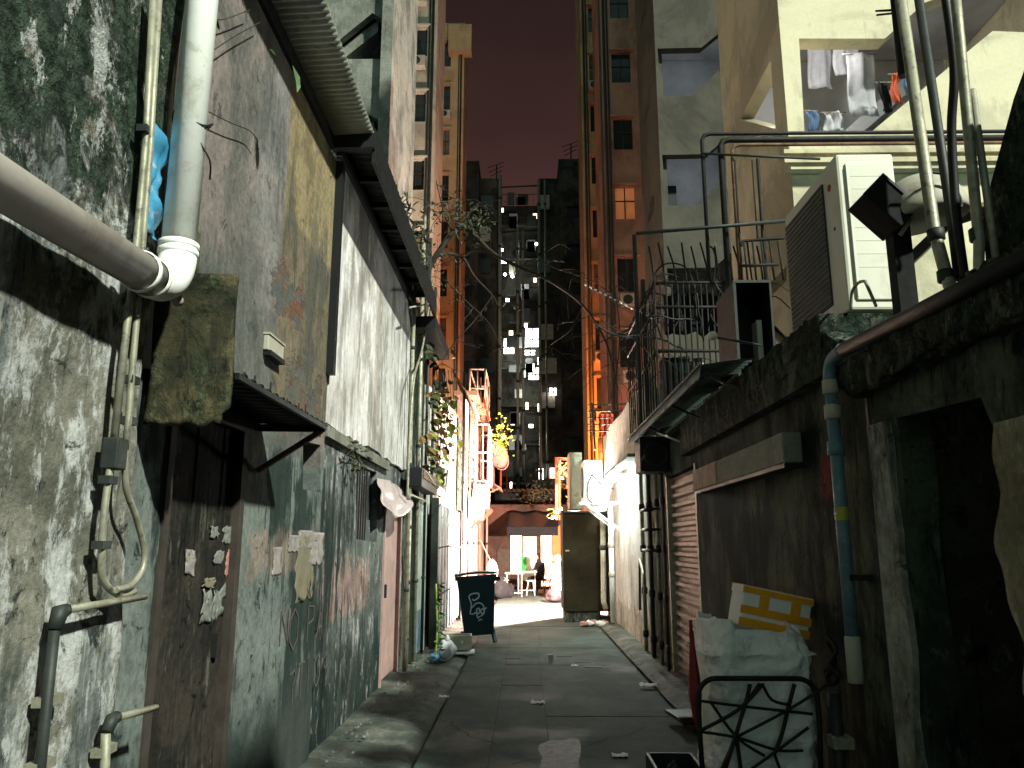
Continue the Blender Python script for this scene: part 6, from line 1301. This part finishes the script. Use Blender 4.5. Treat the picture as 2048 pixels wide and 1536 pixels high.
# ================================================================== bare tree and creepers across the view
t = thing('bare_tree', 'gnarled bare tree arching over the alley with a tuft of olive leaves', 'tree', Y(840, 575, 11.6)); TYY = 11.8
tr, lv = MB(), MB(); tw = tr
def br(pts, r0, r1, y=TYY, k=6, mb=None):
    q = catmull([Y(a_, b_, y + .35 * mnoise.noise((a_ * .01, b_ * .01, 7))) for a_, b_ in pts], k); n_ = len(q)
    (mb or tr).tube(q, [r0 + (r1 - r0) * i / (n_ - 1) for i in range(n_)], 7); return q
B = [br([(845, 600), (855, 545), (880, 500), (905, 466), (928, 452), (948, 468), (985, 505), (1040, 535), (1100, 562), (1165, 610), (1210, 680), (1228, 745)], .055, .012),
     br([(872, 512), (900, 508), (928, 518), (948, 552), (985, 592), (1012, 640)], .035, .008), br([(928, 452), (938, 425), (960, 405)], .02, .006), br([(905, 466), (890, 430), (880, 395), (872, 360)], .02, .006), br([(1040, 535), (1070, 520), (1120, 540), (1180, 560), (1240, 600)], .014, .005),
     br([(1165, 610), (1140, 660), (1090, 700), (1060, 760)], .012, .004), br([(1210, 680), (1260, 660), (1310, 640)], .014, .006), br([(985, 592), (950, 640), (905, 690), (880, 730)], .012, .004), br([(890, 560), (930, 600), (980, 650), (1010, 720)], .012, .004)]
for q in B:
    for k in range(9 if len(q) > 30 else 5):
        p = q[random.randrange(3, len(q))]; d = Vector((random.uniform(-1, 1), random.uniform(-.3, .3), random.uniform(-.9, .55))); L_ = random.uniform(.25, .8); pp = [p]
        for j in range(5):
            d = (d + Vector((random.uniform(-.5, .5), random.uniform(-.2, .2), random.uniform(-.5, .3)))).normalized(); pp.append(pp[-1] + d * L_ / 5)
        tw.tube(pp, [.007 - .001 * j for j in range(6)], 5)
        for j in (2, 4):
            dd = (d + Vector((random.uniform(-1, 1), 0, random.uniform(-1, 1)))).normalized(); tw.tube([pp[j], pp[j] + dd * L_ * .2, pp[j] + dd * L_ * .35 + Vector((0, 0, -.04))], .003, 4)
for cx_2, cy_2, sx_, sy_2, n_ in ((925, 440, 26, 20, 130), (965, 440, 12, 18, 60), (895, 415, 16, 20, 40), (860, 440, 20, 26, 50), (1018, 612, 14, 6, 12), (915, 600, 16, 26, 16), (885, 520, 20, 30, 26)):
    for k in range(n_): lv.leaf(Y(random.gauss(cx_2, sx_), random.gauss(cy_2, sy_2), TYY + random.uniform(-.5, .4)), (random.uniform(-1, 1), random.uniform(-.6, .4), random.uniform(-1, .4)), random.uniform(.05, .11), .035)
tk = tr.build('trunk', M['bark'], t); lv.build('leaves', M['leaf_dk'], t)
t = thing('roof_weeds', 'dark weeds growing on the black eave of the white house', 'plant', Y(800, 430, 9)); lf = MB()
for cx_2, cy_2, s2_, n_ in ((800, 425, 14, 70), (822, 470, 12, 60), (838, 520, 9, 40), (785, 400, 8, 26)):
    for k in range(n_): lf.leaf(Y(random.gauss(cx_2, s2_), random.gauss(cy_2, s2_), 9.2 + random.uniform(-.6, .9)), (random.uniform(-1, 1), random.uniform(-.7, .3), random.uniform(-.6, 1)), random.uniform(.07, .16), .035)
lf.build('leaves', M['leaf_dk'], t); MB().tube(catmull([Y(812, 540, 9.3), Y(806, 480, 9.3), Y(798, 430, 9.2), Y(792, 395, 9.2)], 4), .01, 6).build('stem', M['bark'], t)
t = thing('creeper', 'wiry bare creeper looping beside the terrace cage', 'creeper', Y(1290, 700, 10.5)); cr = MB()
random.seed(21)
for k in range(34):
    p = Y(random.uniform(1200, 1320), random.uniform(560, 800), 10.6 + random.uniform(-.3, .3)); d = Vector((random.uniform(-1, 1), random.uniform(-.2, .2), random.uniform(-1, .6))); pp = [p]
    for j in range(6): d = (d + Vector((random.uniform(-.6, .6), 0, random.uniform(-.6, .4)))).normalized(); pp.append(pp[-1] + d * random.uniform(.06, .14))
    cr.tube(pp, .004, 4)
cr.tube(catmull([Y(1225, 560, 10.6), Y(1238, 640, 10.6), Y(1236, 720, 10.6), Y(1222, 800, 10.6)], 5), .008, 5).tube(catmull([Y(1170, 700, 10.6), Y(1230, 670, 10.6), Y(1300, 640, 10.6)], 5), .007, 5)
cr.build('stems', M['bark'], t)
t = thing('strung_cable', 'dark cable with painted glints strung across to the terrace cage', 'cable', Y(1170, 565, 11)); q0, q1 = Y(1168, 568, 11), Y(1312, 640, 10.5)
MB().tube([q0, q1], .008, 6).build('cable', M['cable'], t); sg = MB()
for k in range(14): a_ = q0.lerp(q1, (k + .15) / 14); b_ = q0.lerp(q1, (k + .65) / 14); sg.tube([a_, b_], .013, 6)
sg.build('painted_glints', M['pvc'], t)  # white pieces stand in for light glinting along the cable
